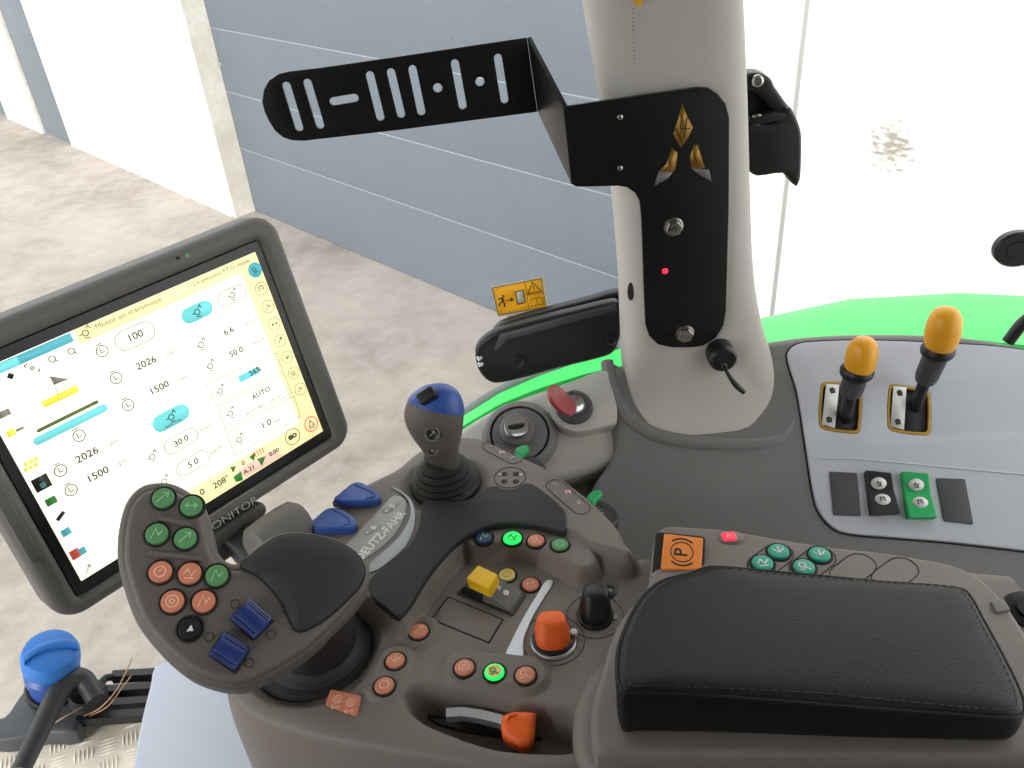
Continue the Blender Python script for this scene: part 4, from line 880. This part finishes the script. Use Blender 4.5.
for u, v in ((673, 226), (684.5, 332.5)):
    p = BPL.P(u, v); n = BPL.n
    w_ = lathe('bolt', [(.0098, 0), (.0098, .0022), (.0085, .0026), (.0085, .0026), (0, .0026)], p, n, M_steel, brk, 30, label='zinc hex bolt')
    hx = [(.0082*math.cos(i*math.pi/3+.2), .0082*math.sin(i*math.pi/3+.2)) for i in range(6)]; pl = Plane(p, n, (1, 0, 0))
    slab('hex_head', hx, pl, .0024, .0085, M_steel, w_, bev=.0008, smooth=30)
    link('head_marks', strokes(pl, [ringpts((0, 0), .0042, 16, .3, 2.6), ringpts((0, 0), .0042, 16, 3.5, 5.8)], .0006, .0085), M_sidec, w_, smooth=None)
for u, v in ((620, 117), (620, 168)): lathe('screw', [(.0026, 0), (.0026, .0008), (.0012, .0014), (.0012, .0005), (0, .0005)], BPL.P(u, v), BPL.n, M_steel, brk, 18)
lathe('red_lamp', [(.0032, 0), (.0032, .0006), (.0018, .002), (0, .0024)], BPL.P(665, 271), BPL.n, M_litred, brk, 18, label='small glowing red lamp')
def em(lst): return [(560+x/3.657, y/3.657) for x, y in lst]
emb = slab('gold_emblem', BPL.pts(em([(447, 378), (462, 420), (486, 465), (470, 500), (443, 540), (425, 512), (413, 490), (430, 440)])), BPL, 0, .0003, M_gold, brk, smooth=None, label='gold kite and wing emblem')
for q, q2 in (([(410, 540), (430, 560), (422, 620), (412, 628), (360, 628), (388, 600)], [(360, 628), (414, 628), (395, 652), (345, 680)]), ([(490, 530), (503, 530), (530, 615), (480, 615), (475, 570)], [(480, 615), (545, 620), (555, 665), (512, 640)])):
    slab('emblem_wing', BPL.pts(em(q)), BPL, 0, .0003, M_gold, emb, smooth=None); slab('emblem_tip', BPL.pts(em(q2)), BPL, 0, .0003, M_sidec, emb, smooth=None)
link('emblem_lines', strokes(BPL, [BPL.pts(em(l)) for l in ([(444, 420), (440, 470), (475, 470)], [(465, 430), (455, 500)], [(420, 470), (450, 520)], [(400, 570), (405, 610)], [(488, 560), (500, 600)])], .0009, .0003), M_blackp, emb, smooth=None)
# ================================================================== TOGGLE ON PILLAR FOOT
tgp = PY(722, 357, .772)
tg = thing('toggle_switch', 'small black round toggle switch with a thin lever on the pillar foot', 'switch', tgp)
ax = Vector((.02, -.95, .02)).normalized()
lathe('switch_body', [(0, -.014), (.0150, -.014), (.0152, .000), (.0145, .006), (.0125, .0085), (.0115, .0075), (0, .0075)], tgp, ax, M_black, tg, 30)
lathe('lever_nut', [(.0035, .007), (.0035, .011), (0, .011)], tgp+Vector((0, 0, -.005)), ax, M_steel, tg, 16)
tube('lever_stem', [tgp+ax*.011+Vector((0, 0, -.005)), PY(728, 374, .748), PY(736, 385, .744), PY(744, 392.5, .742)], [.0018, .0022, .0032, .0026], M_black, tg, 10)
# ================================================================== SIDE CONSOLE WITH GREY PANEL
SP_ = Plane((.4, .643, 2.08), (0, -.12, .197), (1, 0, 0))
sc_t = thing('side_console', 'grey moulded side console with a pale inset control panel behind the armrest', 'side console', SP_.P(850, 560)-Vector((0, 0, .08)))
so = [(700, 350), (765, 339), (810, 333), (870, 330.5), (960, 333), (1030, 345), (1090, 358), (1320, 405), (1330, 690), (1085, 612), (900, 592), (760, 575), (690, 575), (640, 575), (600, 545), (585, 510), (596, 480), (612, 455), (613, 430), (606, 390), (608, 368), (616, 362), (640, 370)]
slab('console_moulding', smoothpts(SP_.pts(so), 5), SP_, -.09, 0, M_sidec, sc_t, bev=.014, res=5)
pn_ = [(787, 357), (792, 347.5), (806, 343), (867, 341), (955, 344.5), (1004, 348), (1080, 360), (1230, 390), (1250, 590), (1090, 560), (955, 543), (885, 537), (840, 532), (824, 520), (815, 503), (807, 456), (797, 393)]
s1 = [(824, 383), (858, 385.5), (861, 390), (859, 431), (855, 434.5), (823, 430), (818.5, 425), (820.5, 387)]
s2 = [(891, 385.5), (925, 391), (929, 396), (929, 432), (925, 436), (892, 432), (887, 427), (888, 390)]
tube('foot_lip', [SP_.P(u, v, -.004) for u, v in ((607, 362), (611, 384), (618, 403), (629, 419), (645, 431), (666, 439), (700, 444), (750, 445), (780, 439), (793, 420))], [.007, .008, .0085, .009, .009, .009, .009, .008, .0065, .004], M_sidec, sc_t, 16)
slab('control_panel', smoothpts(SP_.pts(pn_), 5), SP_, -.003, .0025, M_panel, sc_t, bev=.0015, holes=[smoothpts(SP_.pts(s1), 3), smoothpts(SP_.pts(s2), 3)], label='pale grey inset control panel')
link('panel_gap', strokes(SP_, [inset(smoothpts(SP_.pts(pn_), 5), -.0012)+[inset(smoothpts(SP_.pts(pn_), 5), -.0012)[0]]], .0016, .0002), M_dark, sc_t, smooth=None)
link('panel_ridge', strokes(SP_, [SP_.pts([(817, 459), (860, 460), (965, 470), (1030, 476)])], .002, .0025, thick=.0006), M_panel, sc_t, smooth=None)
for s in (s1, s2):
    q = np.array(smoothpts(SP_.pts(s), 3)); c = q.mean(0); fr_ = [tuple(c+(p-c)*1.0) for p in q]; inn_ = [tuple(c+(p-c)*.89) for p in q]
    g_ = slab('gate_frame', fr_, SP_, -.004, .0027, M_brass, sc_t, bev=.0004, holes=[inn_], label='brass-coloured lever gate frame')
    slab('gate_base', fr_, SP_, -.0012, .0004, M_dark, g_, smooth=None)
    tl = [SP_.L(s[0][0]+1.5, s[0][1]+2), SP_.L(s[0][0]+14.5, s[0][1]+3), SP_.L(s[5][0]+11, s[5][1]-1), SP_.L(s[6][0]+2.5, s[6][1]+.5)]
    lb_ = slab('gate_label', tl, SP_, .0026, .0031, M_white, g_, smooth=None)
    for t in (.14, .84):
        a = np.array(tl); pt = (a[0]+a[1])/2*(1-t)+(a[2]+a[3])/2*t; link('symbol', strokes(SP_, glyph(tuple(pt), .0042, 7)+glyph(tuple(pt), .0055, 8)[1:], .0012, .0031), M_blackp, lb_, smooth=None)
# rocker switches and blanks
for q in ([(828.4, 472.4), (856, 474), (860, 517), (832.5, 516)], [(934.5, 479), (963.6, 480), (972, 525.5), (942.5, 522)]):
    slab('blanking_plate', quad_round(SP_.pts(q), .002), SP_, .0010, .0042, M_charcoal, sc_t, bev=.001, label='charcoal blanking plate')
for q, m, ov, l in (([(862, 473), (889, 476), (898, 516), (867.5, 517.5)], M_black, ((878.6, 483.5), (882.5, 499.6)), 'black rocker switch with two white ovals'), ([(898, 474), (926, 476.5), (934, 520.5), (904, 521)], M_greensw, ((916, 485), (920, 502.5)), 'green rocker switch with two white ovals')):
    a = np.array(SP_.pts(q)); rr = []
    def bl(s_, t): return a[0]*(1-s_)*(1-t)+a[1]*s_*(1-t)+a[2]*s_*t+a[3]*(1-s_)*t
    def rh(t): return .0065+.0055*abs(t-.42)*1.6
    for t in np.linspace(.01, .99, 13): rr.append([SP_.W(*bl(s_, t), h) for s_, h in ((.03, .001), (.03, rh(t)-.0012), (.08, rh(t)), (.92, rh(t)), (.97, rh(t)-.0012), (.97, .001))])
    r_ = link('rocker_switch', loftmesh(rr), m, sc_t, smooth=35, label=l)
    for (u, v) in ov:
        c = SP_.L(u, v, .008); t = .22 if v < 490 else .62
        t = .23 if (u, v) == ov[0] else .60
        tl = Plane(SP_.W(*c, rh(t)+.0004), SP_.n + SP_.y*((.0088/.045) if t > .42 else -(.0088/.045)), SP_.x)
        o_ = slab('white_oval', circ((0, 0), .0078, 26, .0062), tl, -.0012, .0006, M_white, r_, smooth=None); link('symbol', strokes(tl, glyph((0, 0), .0045, 8 if t < .4 else 4), .0011, .0006), M_blackp, o_, smooth=None)
# levers
def lever(label, b, rod, slv, colr, kb, kt, ktop, Y0, Yk, rk):
    pb_ = SP_.P(*b, -.02); P = lambda q, t: PY(q[0], q[1], Y0+(Yk-Y0)*t)
    L = thing('spool_valve_lever', label, 'lever', SP_.P(*b), 'yellow-knobbed levers on the grey panel')
    pr, ps, pc_, pk, pt_ = P(rod, .3), P(slv, .6), P(colr, .85), P(kb, .92), P(ktop, 1)
    tube('lever_rod', [pb_, pr, ps], [.0068, .0064, .0064], M_black, L, 16, 3)
    tube('sleeve', [pr.lerp(ps, .9), ps.lerp(pc_, .12), ps.lerp(pc_, .7), pc_], [.0098, .0118, .0122, .0125], M_charcoal, L, 20, 3)
    ax_ = (pt_-pk); ln_ = ax_.length
    lathe('collar', [(0, -.006), (.0125, -.006), (.0165, -.001), (.0168, .004), (.014, .008), (0, .008)], pc_, ax_, M_black, L, 28)
    lathe('knob', [(0, -.003), (rk*.62, -.003), (rk*.80, ln_*.06), (rk*.96, ln_*.25), (rk, ln_*.42), (rk*.97, ln_*.62), (rk*.86, ln_*.80), (rk*.62, ln_*.93), (rk*.3, ln_*.99), (0, ln_)], pk, ax_, M_yellowk, L, 32, smooth=60, label='glossy yellow egg-shaped knob')
lever('shorter yellow-knobbed lever in the left gate of the grey panel', (844, 428), (847, 412), (851, 392), (856.5, 373), (858, 374), None, (865, 338), .735, .725, .0158)
lever('taller yellow-knobbed lever in the right gate of the grey panel', (910, 428), (915, 408), (926, 378), (937.5, 352), (939, 350), None, (948, 308), .745, .735, .0172)
# ================================================================== LIGHT GREY TRIM WITH SOCKET AND KEY
TR = Plane((0, .755, 2.135), (0, -.5, .866), (1, 0, 0))
trm = thing('side_trim', 'light grey side trim panel between the console rim and the pillar', 'trim panel', TR.P(530, 470)-Vector((0, 0, .05)))
tro = [(430, 452), (448, 438), (466, 424.5), (500, 405), (540, 390), (585, 375.5), (609, 369), (616, 385), (619, 430), (622, 456), (608, 466), (578, 475), (545, 484), (500, 492), (450, 480)]
slab('trim_panel', smoothpts(TR.pts(tro), 4), TR, -.05, 0, M_trimg, trm, bev=.009)
slab('lower_trim', smoothpts(TR.pts([(480, 470), (540, 470), (600, 455), (628, 450), (640, 490), (600, 520), (540, 520), (470, 500)], -.03), 3), TR, -.07, -.03, M_sidec, trm, bev=.004, label='dark grey lower trim')
pod = [(549, 400), (556, 388), (575, 380), (607, 370.5), (613, 385), (617, 421), (604, 426), (588, 430), (574, 431), (560, 425), (551, 413)]
slab('key_pod', smoothpts(TR.pts(pod, .016), 4), TR, -.004, .016, M_trimg, trm, bev=.0018)
scn = TR.W(*TR.L(520, 437)); 
sk = thing('power_socket', 'round grey power socket with a chrome slotted centre on the light trim', 'socket', scn)
lathe('socket_surround', [(0, .0005), (.0415, .0005), (.0405, .006), (.036, .010), (.0325, .0105), (.0325, .006), (.030, .006), (.030, .010), (.0, .010)], scn, TR.n, M_sidec, sk, 44)
link('groove_ring', strokes(Plane(scn, TR.n, (1, 0, 0)), [ringpts((0, 0), .0312, 44)], .0026, .0062), M_dark, sk, smooth=None)
lathe('socket_collar', [(.019, .010), (.018, .016), (.0155, .018), (0, .018)], scn+TR.x*-.003+TR.y*.003, TR.n, M_sidec, sk, 36)
lathe('chrome_cover', [(.0142, .018), (.0142, .022), (.0125, .0245), (.008, .0235), (0, .023)], scn+TR.x*-.003+TR.y*.003, TR.n, M_chrome, sk, 36, label='chrome slotted cover')
spl = Plane(scn+TR.x*-.003+TR.y*.003, TR.n, TR.x)
slab('cover_slot', smoothpts([(-.0095, -.0008), (0, -.0034), (.0095, .0012), (0, .0024)], 5), spl, .0225, .0240, M_dark, sk, smooth=None)
kc = TR.W(*TR.L(574.5, 408, .016), .016)
lk = thing('key_switch', 'chrome key switch with a dark collar beside the power socket', 'key switch', kc)
lathe('dark_collar', [(0, .0003), (.020, .0003), (.0195, .004), (.016, .006), (.0145, .006), (0, .006)], kc, TR.n, M_charcoal, lk, 36)
lathe('chrome_barrel', [(.0115, .006), (.0115, .010), (.0100, .012), (.0085, .0115), (.006, .0095), (0, .0095)], kc, TR.n, M_chrome, lk, 32)
ky = thing('key', 'red plastic key standing in the chrome key switch', 'key', kc+TR.n*.011)
kdir = (TR.n*.85-TR.x*.42+TR.y*.25).normalized(); ksd = (TR.x*.35-TR.y*.9); ksd = (ksd-kdir*ksd.dot(kdir)).normalized(); kn = kdir.cross(ksd)
KP = Plane(kc+TR.n*.009, kn if kn.x < 0 else -kn, ksd)
kx = KP.pts([(571.5, 416), (575, 404.5), (566, 394.5), (555.5, 385.5), (549, 387), (548.5, 394), (552, 402), (559, 410), (566, 415)])
slab('key_head', smoothpts(kx, 4), KP, -.002, .002, M_red, ky, bev=.0015, label='red moulded head')
hexa('key_blade', [KP.W(*KP.L(571.5, 413), -.001), KP.W(*KP.L(574, 405.5), -.001), KP.W(*KP.L(580, 408.5), -.001), KP.W(*KP.L(577, 414), -.001)], [KP.W(*KP.L(571.5, 413), .001), KP.W(*KP.L(574, 405.5), .001), KP.W(*KP.L(580, 408.5), .001), KP.W(*KP.L(577, 414), .001)], M_steel, ky)
w_ = tube('wire', [KP.P(568, 394), PY(582, 386, .80), PY(596, 377, .81), PY(610.5, 366.5, .815)], .0009, M_black, None, 6); tag(w_, 'thin dark wire running from the red key up to the pillar foot', 'wire')
# ================================================================== DOOR LATCH COVER + STICKER
LV = Plane((0, .872, 2.3), (0, -1, 0), (1, 0, 0))
lat = thing('window_hinge_cover', 'long black hinge cover below the yellow sticker at the pane corner', 'hinge cover', LV.P(560, 384))
lo = [(475.5, 352), (479, 344.5), (487, 337.5), (500, 331), (540, 320), (580, 310.5), (612, 303), (619, 304), (624, 312), (624, 325), (620, 340), (615, 352), (606, 357.5), (560, 369), (520, 380), (497, 384.5), (487, 381.5), (479, 372), (476, 362)]
slab('cover_body', smoothpts(LV.pts(lo), 4), LV, -.016, 0, M_black, lat, bev=.005, res=4)
lo2 = [(492, 338), (494, 331), (503, 324), (540, 313), (590, 300), (622, 292), (632, 300), (632, 330), (560, 345), (500, 352)]
slab('backing_strip', smoothpts(LV.up(-.02).pts(lo2), 4), LV.up(-.02), -.014, 0, M_black, lat, bev=.003)
slab('top_highlight', LV.pts([(500, 334), (560, 318), (616, 304), (618, 310), (560, 325), (508, 339), (497, 350), (494, 349)]), LV, -.002, .0012, M_charcoal, lat, smooth=None)  # flat lighter strip paints the highlight of the top bevel
for u, v, r, m in ((479.5, 358, .0035, M_chrome), (480.5, 364, .0035, M_chrome), (519, 361, .0085, M_blackm), (612, 340, .007, M_blackm)):
    p = LV.P(u, v); lathe('cover_screw', [(r, -.004), (r, .001), (r*.7, .002), (r*.5, .0008), (0, .0008)], p, (0, -1, 0), m, lat, 22)
stk = thing('warning_sticker', 'yellow emergency exit sticker with running figure on the window pane', 'sticker', gp.P(520, 312))
def sx(lst): return [(470+x/10.24, 260+y/10.24) for x, y in lst]
slab('sticker_border', quad_round(gp.pts(sx([(200, 270), (760, 165), (812, 495), (285, 580)])), .003), gp, .0002, .0006, M_labelw, stk, smooth=None, holes=[gp.pts(sx([(228, 285), (728, 188), (778, 480), (290, 560)]))])
slab('yellow_field', gp.pts(sx([(228, 285), (728, 188), (778, 480), (290, 560)])), gp, .0002, .0006, M_labely, stk, smooth=None, holes=[gp.pts(sx([(462, 322), (545, 305), (568, 432), (485, 450)]))])
link('field_lines', strokes(gp, [gp.pts(sx(l)) for l in ([(228, 285), (728, 188), (778, 480), (290, 560), (228, 285)], [(560, 222), (605, 510)], [(582, 358), (752, 330)])], .0006, .0008), M_blackp, stk, smooth=None)
slab('exit_window', gp.pts(sx([(462, 322), (545, 305), (568, 432), (485, 450)])), gp, .0002, .0006, M_labelw, stk, smooth=None)
link('window_outline', strokes(gp, [gp.pts(sx([(462, 322), (545, 305), (568, 432), (485, 450), (462, 322)]))], .0010, .0009), M_blackp, stk, smooth=None)
link('warning_triangle', strokes(gp, [gp.pts(sx([(640, 228), (732, 315), (592, 342), (640, 228)])), gp.pts(sx([(650, 258), (655, 295)])), gp.pts(sx([(657, 305), (658, 313)]))], .0011, .0008), M_blackp, stk, smooth=None)
link('book_symbol', strokes(gp, [gp.pts(sx([(620, 400), (680, 385), (740, 380), (750, 450), (690, 455), (630, 470), (620, 400)])), gp.pts(sx([(680, 385), (690, 455)]))], .0008, .0008), M_gold, stk, smooth=None)
link('running_figure', strokes(gp, [gp.pts(sx(l)) for l in ([(335, 375), (330, 420), (310, 440), (295, 470)], [(330, 420), (352, 440), (355, 475)], [(290, 400), (315, 390), (332, 395), (352, 415)])], .0016, .0008), M_blackp, stk, smooth=None)
slab('figure_head', circ(gp.L(*sx([(340, 365)])[0]), .0012, 12), gp, .0008, .001, M_blackp, stk, smooth=None)
link('arrow', strokes(gp, [gp.pts(sx([(372, 415), (425, 403)])), gp.pts(sx([(418, 388), (442, 401), (424, 418), (418, 388)]))], .0012, .0008), M_blackp, stk, smooth=None)
# ================================================================== WINDOW HANDLE AND ROUND KNOB (right pane)
HPn = Plane((0, .875, 2.5), (0, -1, 0), (1, 0, 0))
hd = thing('window_latch', 'black folding window latch handle beside the pillar', 'latch', HPn.P(770, 175))
ho = [(744, 122), (752, 121.5), (770, 121), (781, 111), (787, 105), (795, 116), (800, 131), (800.5, 150), (799.5, 175), (797.5, 182), (793, 184), (787, 178), (781.5, 172), (757, 175), (750, 172), (745, 165)]
slab('handle_grip', smoothpts(HPn.pts(ho), 3), HPn, -.02, .006, M_black, hd, bev=.004)
slab('handle_arm', smoothpts(HPn.pts([(745, 76), (752, 73), (762, 73.5), (771, 79), (775, 87), (784, 100), (792, 113), (790, 122), (782, 124), (772, 112), (760, 97), (748, 88)]), 3), HPn, -.022, .002, M_black, hd, bev=.004)
slab('handle_housing', HPn.pts([(744, 82), (757, 90), (772, 106), (785, 118), (784, 126), (744, 126)]), HPn, -.054, -.010, M_dark, hd)
slab('handle_link', HPn.pts([(744, 103), (765, 104), (768, 109), (745, 112)]), HPn, -.026, -.018, M_charcoal, hd, bev=.001)
slab('handle_stay', HPn.pts([(748, 116), (772, 110), (784, 112), (782, 117), (760, 122), (749, 124)]), HPn, -.004, .008, M_black, hd, bev=.001)
for u, v in ((757, 80.5), (756.5, 119)): lathe('screw', [(.006, 0), (.006, .003), (.004, .004), (.004, .002), (0, .002)], HPn.P(u, v, .004), (0, -1, 0), M_steel, hd, 20)
dk = HPn.P(1017, 249)
dn = thing('round_window_knob', 'black round disc on a curved stem at the right edge before the white wall', 'window knob', dk)
lathe('knob_disc', [(0, -.012), (.021, -.012), (.0245, -.006), (.0245, .002), (.022, .0045), (.013, .0045), (.012, .0065), (0, .0065)], dk, (-.1, -.9, .05), M_black, dn, 36, xh=(1, 0, 0), sx=1.04, sy=.86)
tube('curved_stem', [dk+Vector((.012, .02, -.01)), HPn.P(1046, 285), HPn.P(1040, 308), HPn.P(1022, 324), HPn.P(1008, 342)], [.006, .0065, .007, .0075, .0075], M_black, dn, 14)
# ================================================================== LOWER LEFT: STEP PLATE, CAP, LEVER, BARS, PALE PANEL
ZP = 1.93; SPl = FZ.up(ZP)
stp = thing('step_plate', 'pale metal checker plate step at the lower left corner', 'step plate', PZ(60, 760, ZP))
sq_ = [(-60, 752), (0, 744), (30, 735), (75, 728), (139, 721), (175, 717), (185, 830), (-70, 840)]
slab('plate_sheet', SPl.pts(sq_), SPl, -.004, 0, M_tread, stp)
slab('plate_riser', inset(SPl.pts(sq_), .02), SPl, -(ZP-1.451), -.0045, M_dark, stp)
bars = []; o_ = PZ(60, 745, ZP); poly = [Vector(p+(0,)) for p in SPl.pts(sq_)]
def inside(x, y, P=SPl.pts(sq_)):
    c = False
    for (ax, ay), (bx, by) in zip(P, P[1:]+P[:1]):
        if (ay > y) != (by > y) and x < (bx-ax)*(y-ay)/(by-ay)+ax: c = not c
    return c
ca, sa = math.cos(.35), math.sin(.35)
for i in range(-9, 10):
    for j in range(-9, 10):
        for k in range(-2, 3):
            lx, ly = i*.0235, j*.0235
            if (i+j) % 2: p0 = (lx-.009, ly+k*.0042); p1 = (lx+.009, ly+k*.0042)
            else: p0 = (lx+k*.0042, ly-.009); p1 = (lx+k*.0042, ly+.009)
            w0 = [(o_.x+x*ca-y*sa, o_.y+x*sa+y*ca) for x, y in (p0, p1)]
            if inside(*w0[0]) and inside(*w0[1]):
                a, b = w0; d = Vector((b[0]-a[0], b[1]-a[1], 0)).normalized(); n = Vector((-d.y, d.x, 0)); A, B = Vector(a+(ZP,)), Vector(b+(ZP,)); M_ = (A+B)/2
                bars.append(loftmesh([[A+n*.0002, A-n*.0002, A+Vector((0, 0, .0001))], [M_+n*.0016, M_-n*.0016, M_+Vector((0, 0, .0014))], [B+n*.0002, B-n*.0002, B+Vector((0, 0, .0001))]]))
link('tread_bars', join(bars), M_tread, stp, smooth=30)
# black corner block carrying the blue cap
blk = thing('corner_bracket', 'dark grey corner block under the blue cap at the edge of the step plate', 'bracket', PZ(60, 735, ZP))
BL = FZ.up(1.955)
slab('block_body', smoothpts(BL.pts([(-30, 728), (4, 716), (16, 700), (28, 686), (50, 676), (82, 666), (98, 684), (92, 700), (82, 712), (74, 730), (40, 732), (0, 740)]), 3), BL, -.024, 0, M_charcoal, blk, bev=.004)
cbp = PZ(54, 690, 1.956); ctp = PY(50, 648, cbp.y-.006); axc = (ctp-cbp); hcap = axc.length
cap = thing('blue_filler_cap', 'bright blue round filler cap with a raised grip bar', 'cap', cbp)
lathe('cap_seat', [(0, 0), (.027, 0), (.028, .006), (.026, .010), (0, .010)], cbp, axc, M_black, cap, 36)
lathe('cap_neck', [(.0225, .009), (.0235, hcap*.30), (.0265, hcap*.40), (.0265, hcap*.52), (.021, hcap*.60), (.021, hcap*.68), (0, hcap*.68)], cbp, axc, M_blue, cap, 36)
lathe('cap_top', [(0, hcap*.62), (.0245, hcap*.64), (.0275, hcap*.70), (.0275, hcap*.86), (.025, hcap*.95), (.018, hcap*.985), (0, hcap)], cbp, axc, M_bluel, cap, 40)
cpl = Plane(cbp+axc, axc, (1, .55, 0))
rg = []
for t in np.linspace(-1, 1, 13):
    w_ = .0052; hh = .0052*math.sqrt(max(.02, 1-t*t*.95)); y0 = .006*(1-t*t)-.004
    rg.append([cpl.W(t*.0245, y0+a, h) for a, h in ((-w_, -.005), (-w_*.8, hh*.7), (-w_*.3, hh), (w_*.3, hh), (w_*.8, hh*.7), (w_, -.005))])
link('grip_bar', loftmesh(rg), M_bluel, cap, smooth=50)
hz_ = thing('bent_lever', 'dark bent bar lever lying diagonally across the step plate', 'lever', PZ(30, 765, ZP))
tube('lever_bar', [PZ(96, 700, 1.975), PZ(84, 681, 1.985), PZ(71, 680, 1.992), PZ(58, 694, 1.99), PZ(45, 720, 1.985), PZ(33, 745, 1.98), PZ(21, 770, 1.975)], [.009, .011, .0115, .011, .0098, .0092, .009], M_hose, hz_, 18)
lathe('pivot_boss', [(0, -.02), (.018, -.02), (.019, 0), (.016, .006), (0, .006)], PZ(88, 695, 1.965), (.1, 0, 1), M_hose, hz_, 22)
grt = thing('step_grating', 'black grating of parallel bars behind the step plate', 'grating', PZ(120, 715, 1.93))
for (u, v, u2, v2) in ((113, 677, 172, 673.5), (104, 692, 172, 687), (100, 706, 172, 701), (82, 720, 172, 713)):
    a, b = PZ(u, v, 1.95), PZ(u2, v2, 1.95); t = (b-a); L_ = t.length; t.normalize(); n = Vector((-t.y, t.x, 0))
    link('grating_bar', boxmesh((a+b)/2, t, n, (0, 0, 1), L_, .0085, .012), M_black, grt)
tube('end_loop', [PZ(92, 690, 1.955), PZ(101, 683, 1.957), PZ(106, 678, 1.957), PZ(113, 677, 1.955)], .004, M_hose, grt, 10)
a, b = PZ(92, 690, 1.95), PZ(84, 722, 1.95); t = (b-a).normalized(); link('grating_bar', boxmesh((a+b)/2, t, Vector((-t.y, t.x, 0)), (0, 0, 1), (b-a).length, .012, .014), M_black, grt)
slab('mud_clump', smoothpts(FZ.up(1.94).pts([(88, 690), (102, 688), (118, 700), (132, 710), (128, 714), (100, 716), (86, 716)]), 3), FZ.up(1.94), -.006, .006, M_hose, grt, bev=.004)
for i, l in enumerate(([(84, 716, 1.957), (100, 708, 1.972), (115, 692, 1.98), (124, 676, 1.982), (132, 658, 1.985)], [(90, 716, 1.957), (108, 706, 1.97), (122, 688, 1.975), (131, 676, 1.975)], [(48, 727, 1.957), (66, 716, 1.966), (82, 707, 1.972)])):
    s_ = tube('straw', [PZ(*p) for p in l], .0007, M_straw, None, 6); tag(s_, ('long straw rising highest across the black grating bars', 'shorter curved straw across the black grating bars', 'straw lying on the dark block below the blue cap')[i], 'straw', 'straws by the grating')
pal = [(155, 664), (200, 655), (260, 660), (300, 700), (330, 830), (120, 830), (130, 770), (139, 722), (148, 686)]
PA = Plane(PZ(190, 720, 2.02), (-.22, -.25, 1), (1, 0, 0))
slab('sill_cover', smoothpts(PA.pts(pal), 4), PA, -.03, 0, M_pale, tag(thing('sill_panel', 'smooth pale bluish panel between the step plate and the console', 'panel', PA.P(190, 760)-Vector((0, 0, .03))), 'smooth pale bluish panel between the step plate and the console', 'panel'), bev=.006)
# ================================================================== LIGHT
wd = bpy.data.worlds.new('sky'); bpy.context.scene.world = wd; wd.use_nodes = True
bg = wd.node_tree.nodes['Background']; bg.inputs[0].default_value = (.93, .97, 1, 1); bg.inputs[1].default_value = 1.0
sd = bpy.data.lights.new('sun', 'SUN'); sd.energy = 2.6; sd.angle = math.radians(40); sd.color = (1, .97, .92)
so_ = bpy.data.objects.new('sun', sd); C.objects.link(so_)
dirv = Vector((.42, .78, -.42)); so_.rotation_euler = dirv.to_track_quat('-Z', 'Y').to_euler(); so_.location = (0, -3, 6)
vs = bpy.context.scene.view_settings
vs.view_transform = 'Standard'; vs.look = 'None'; vs.gamma = 1; vs.use_curve_mapping = False; vs.exposure = .85
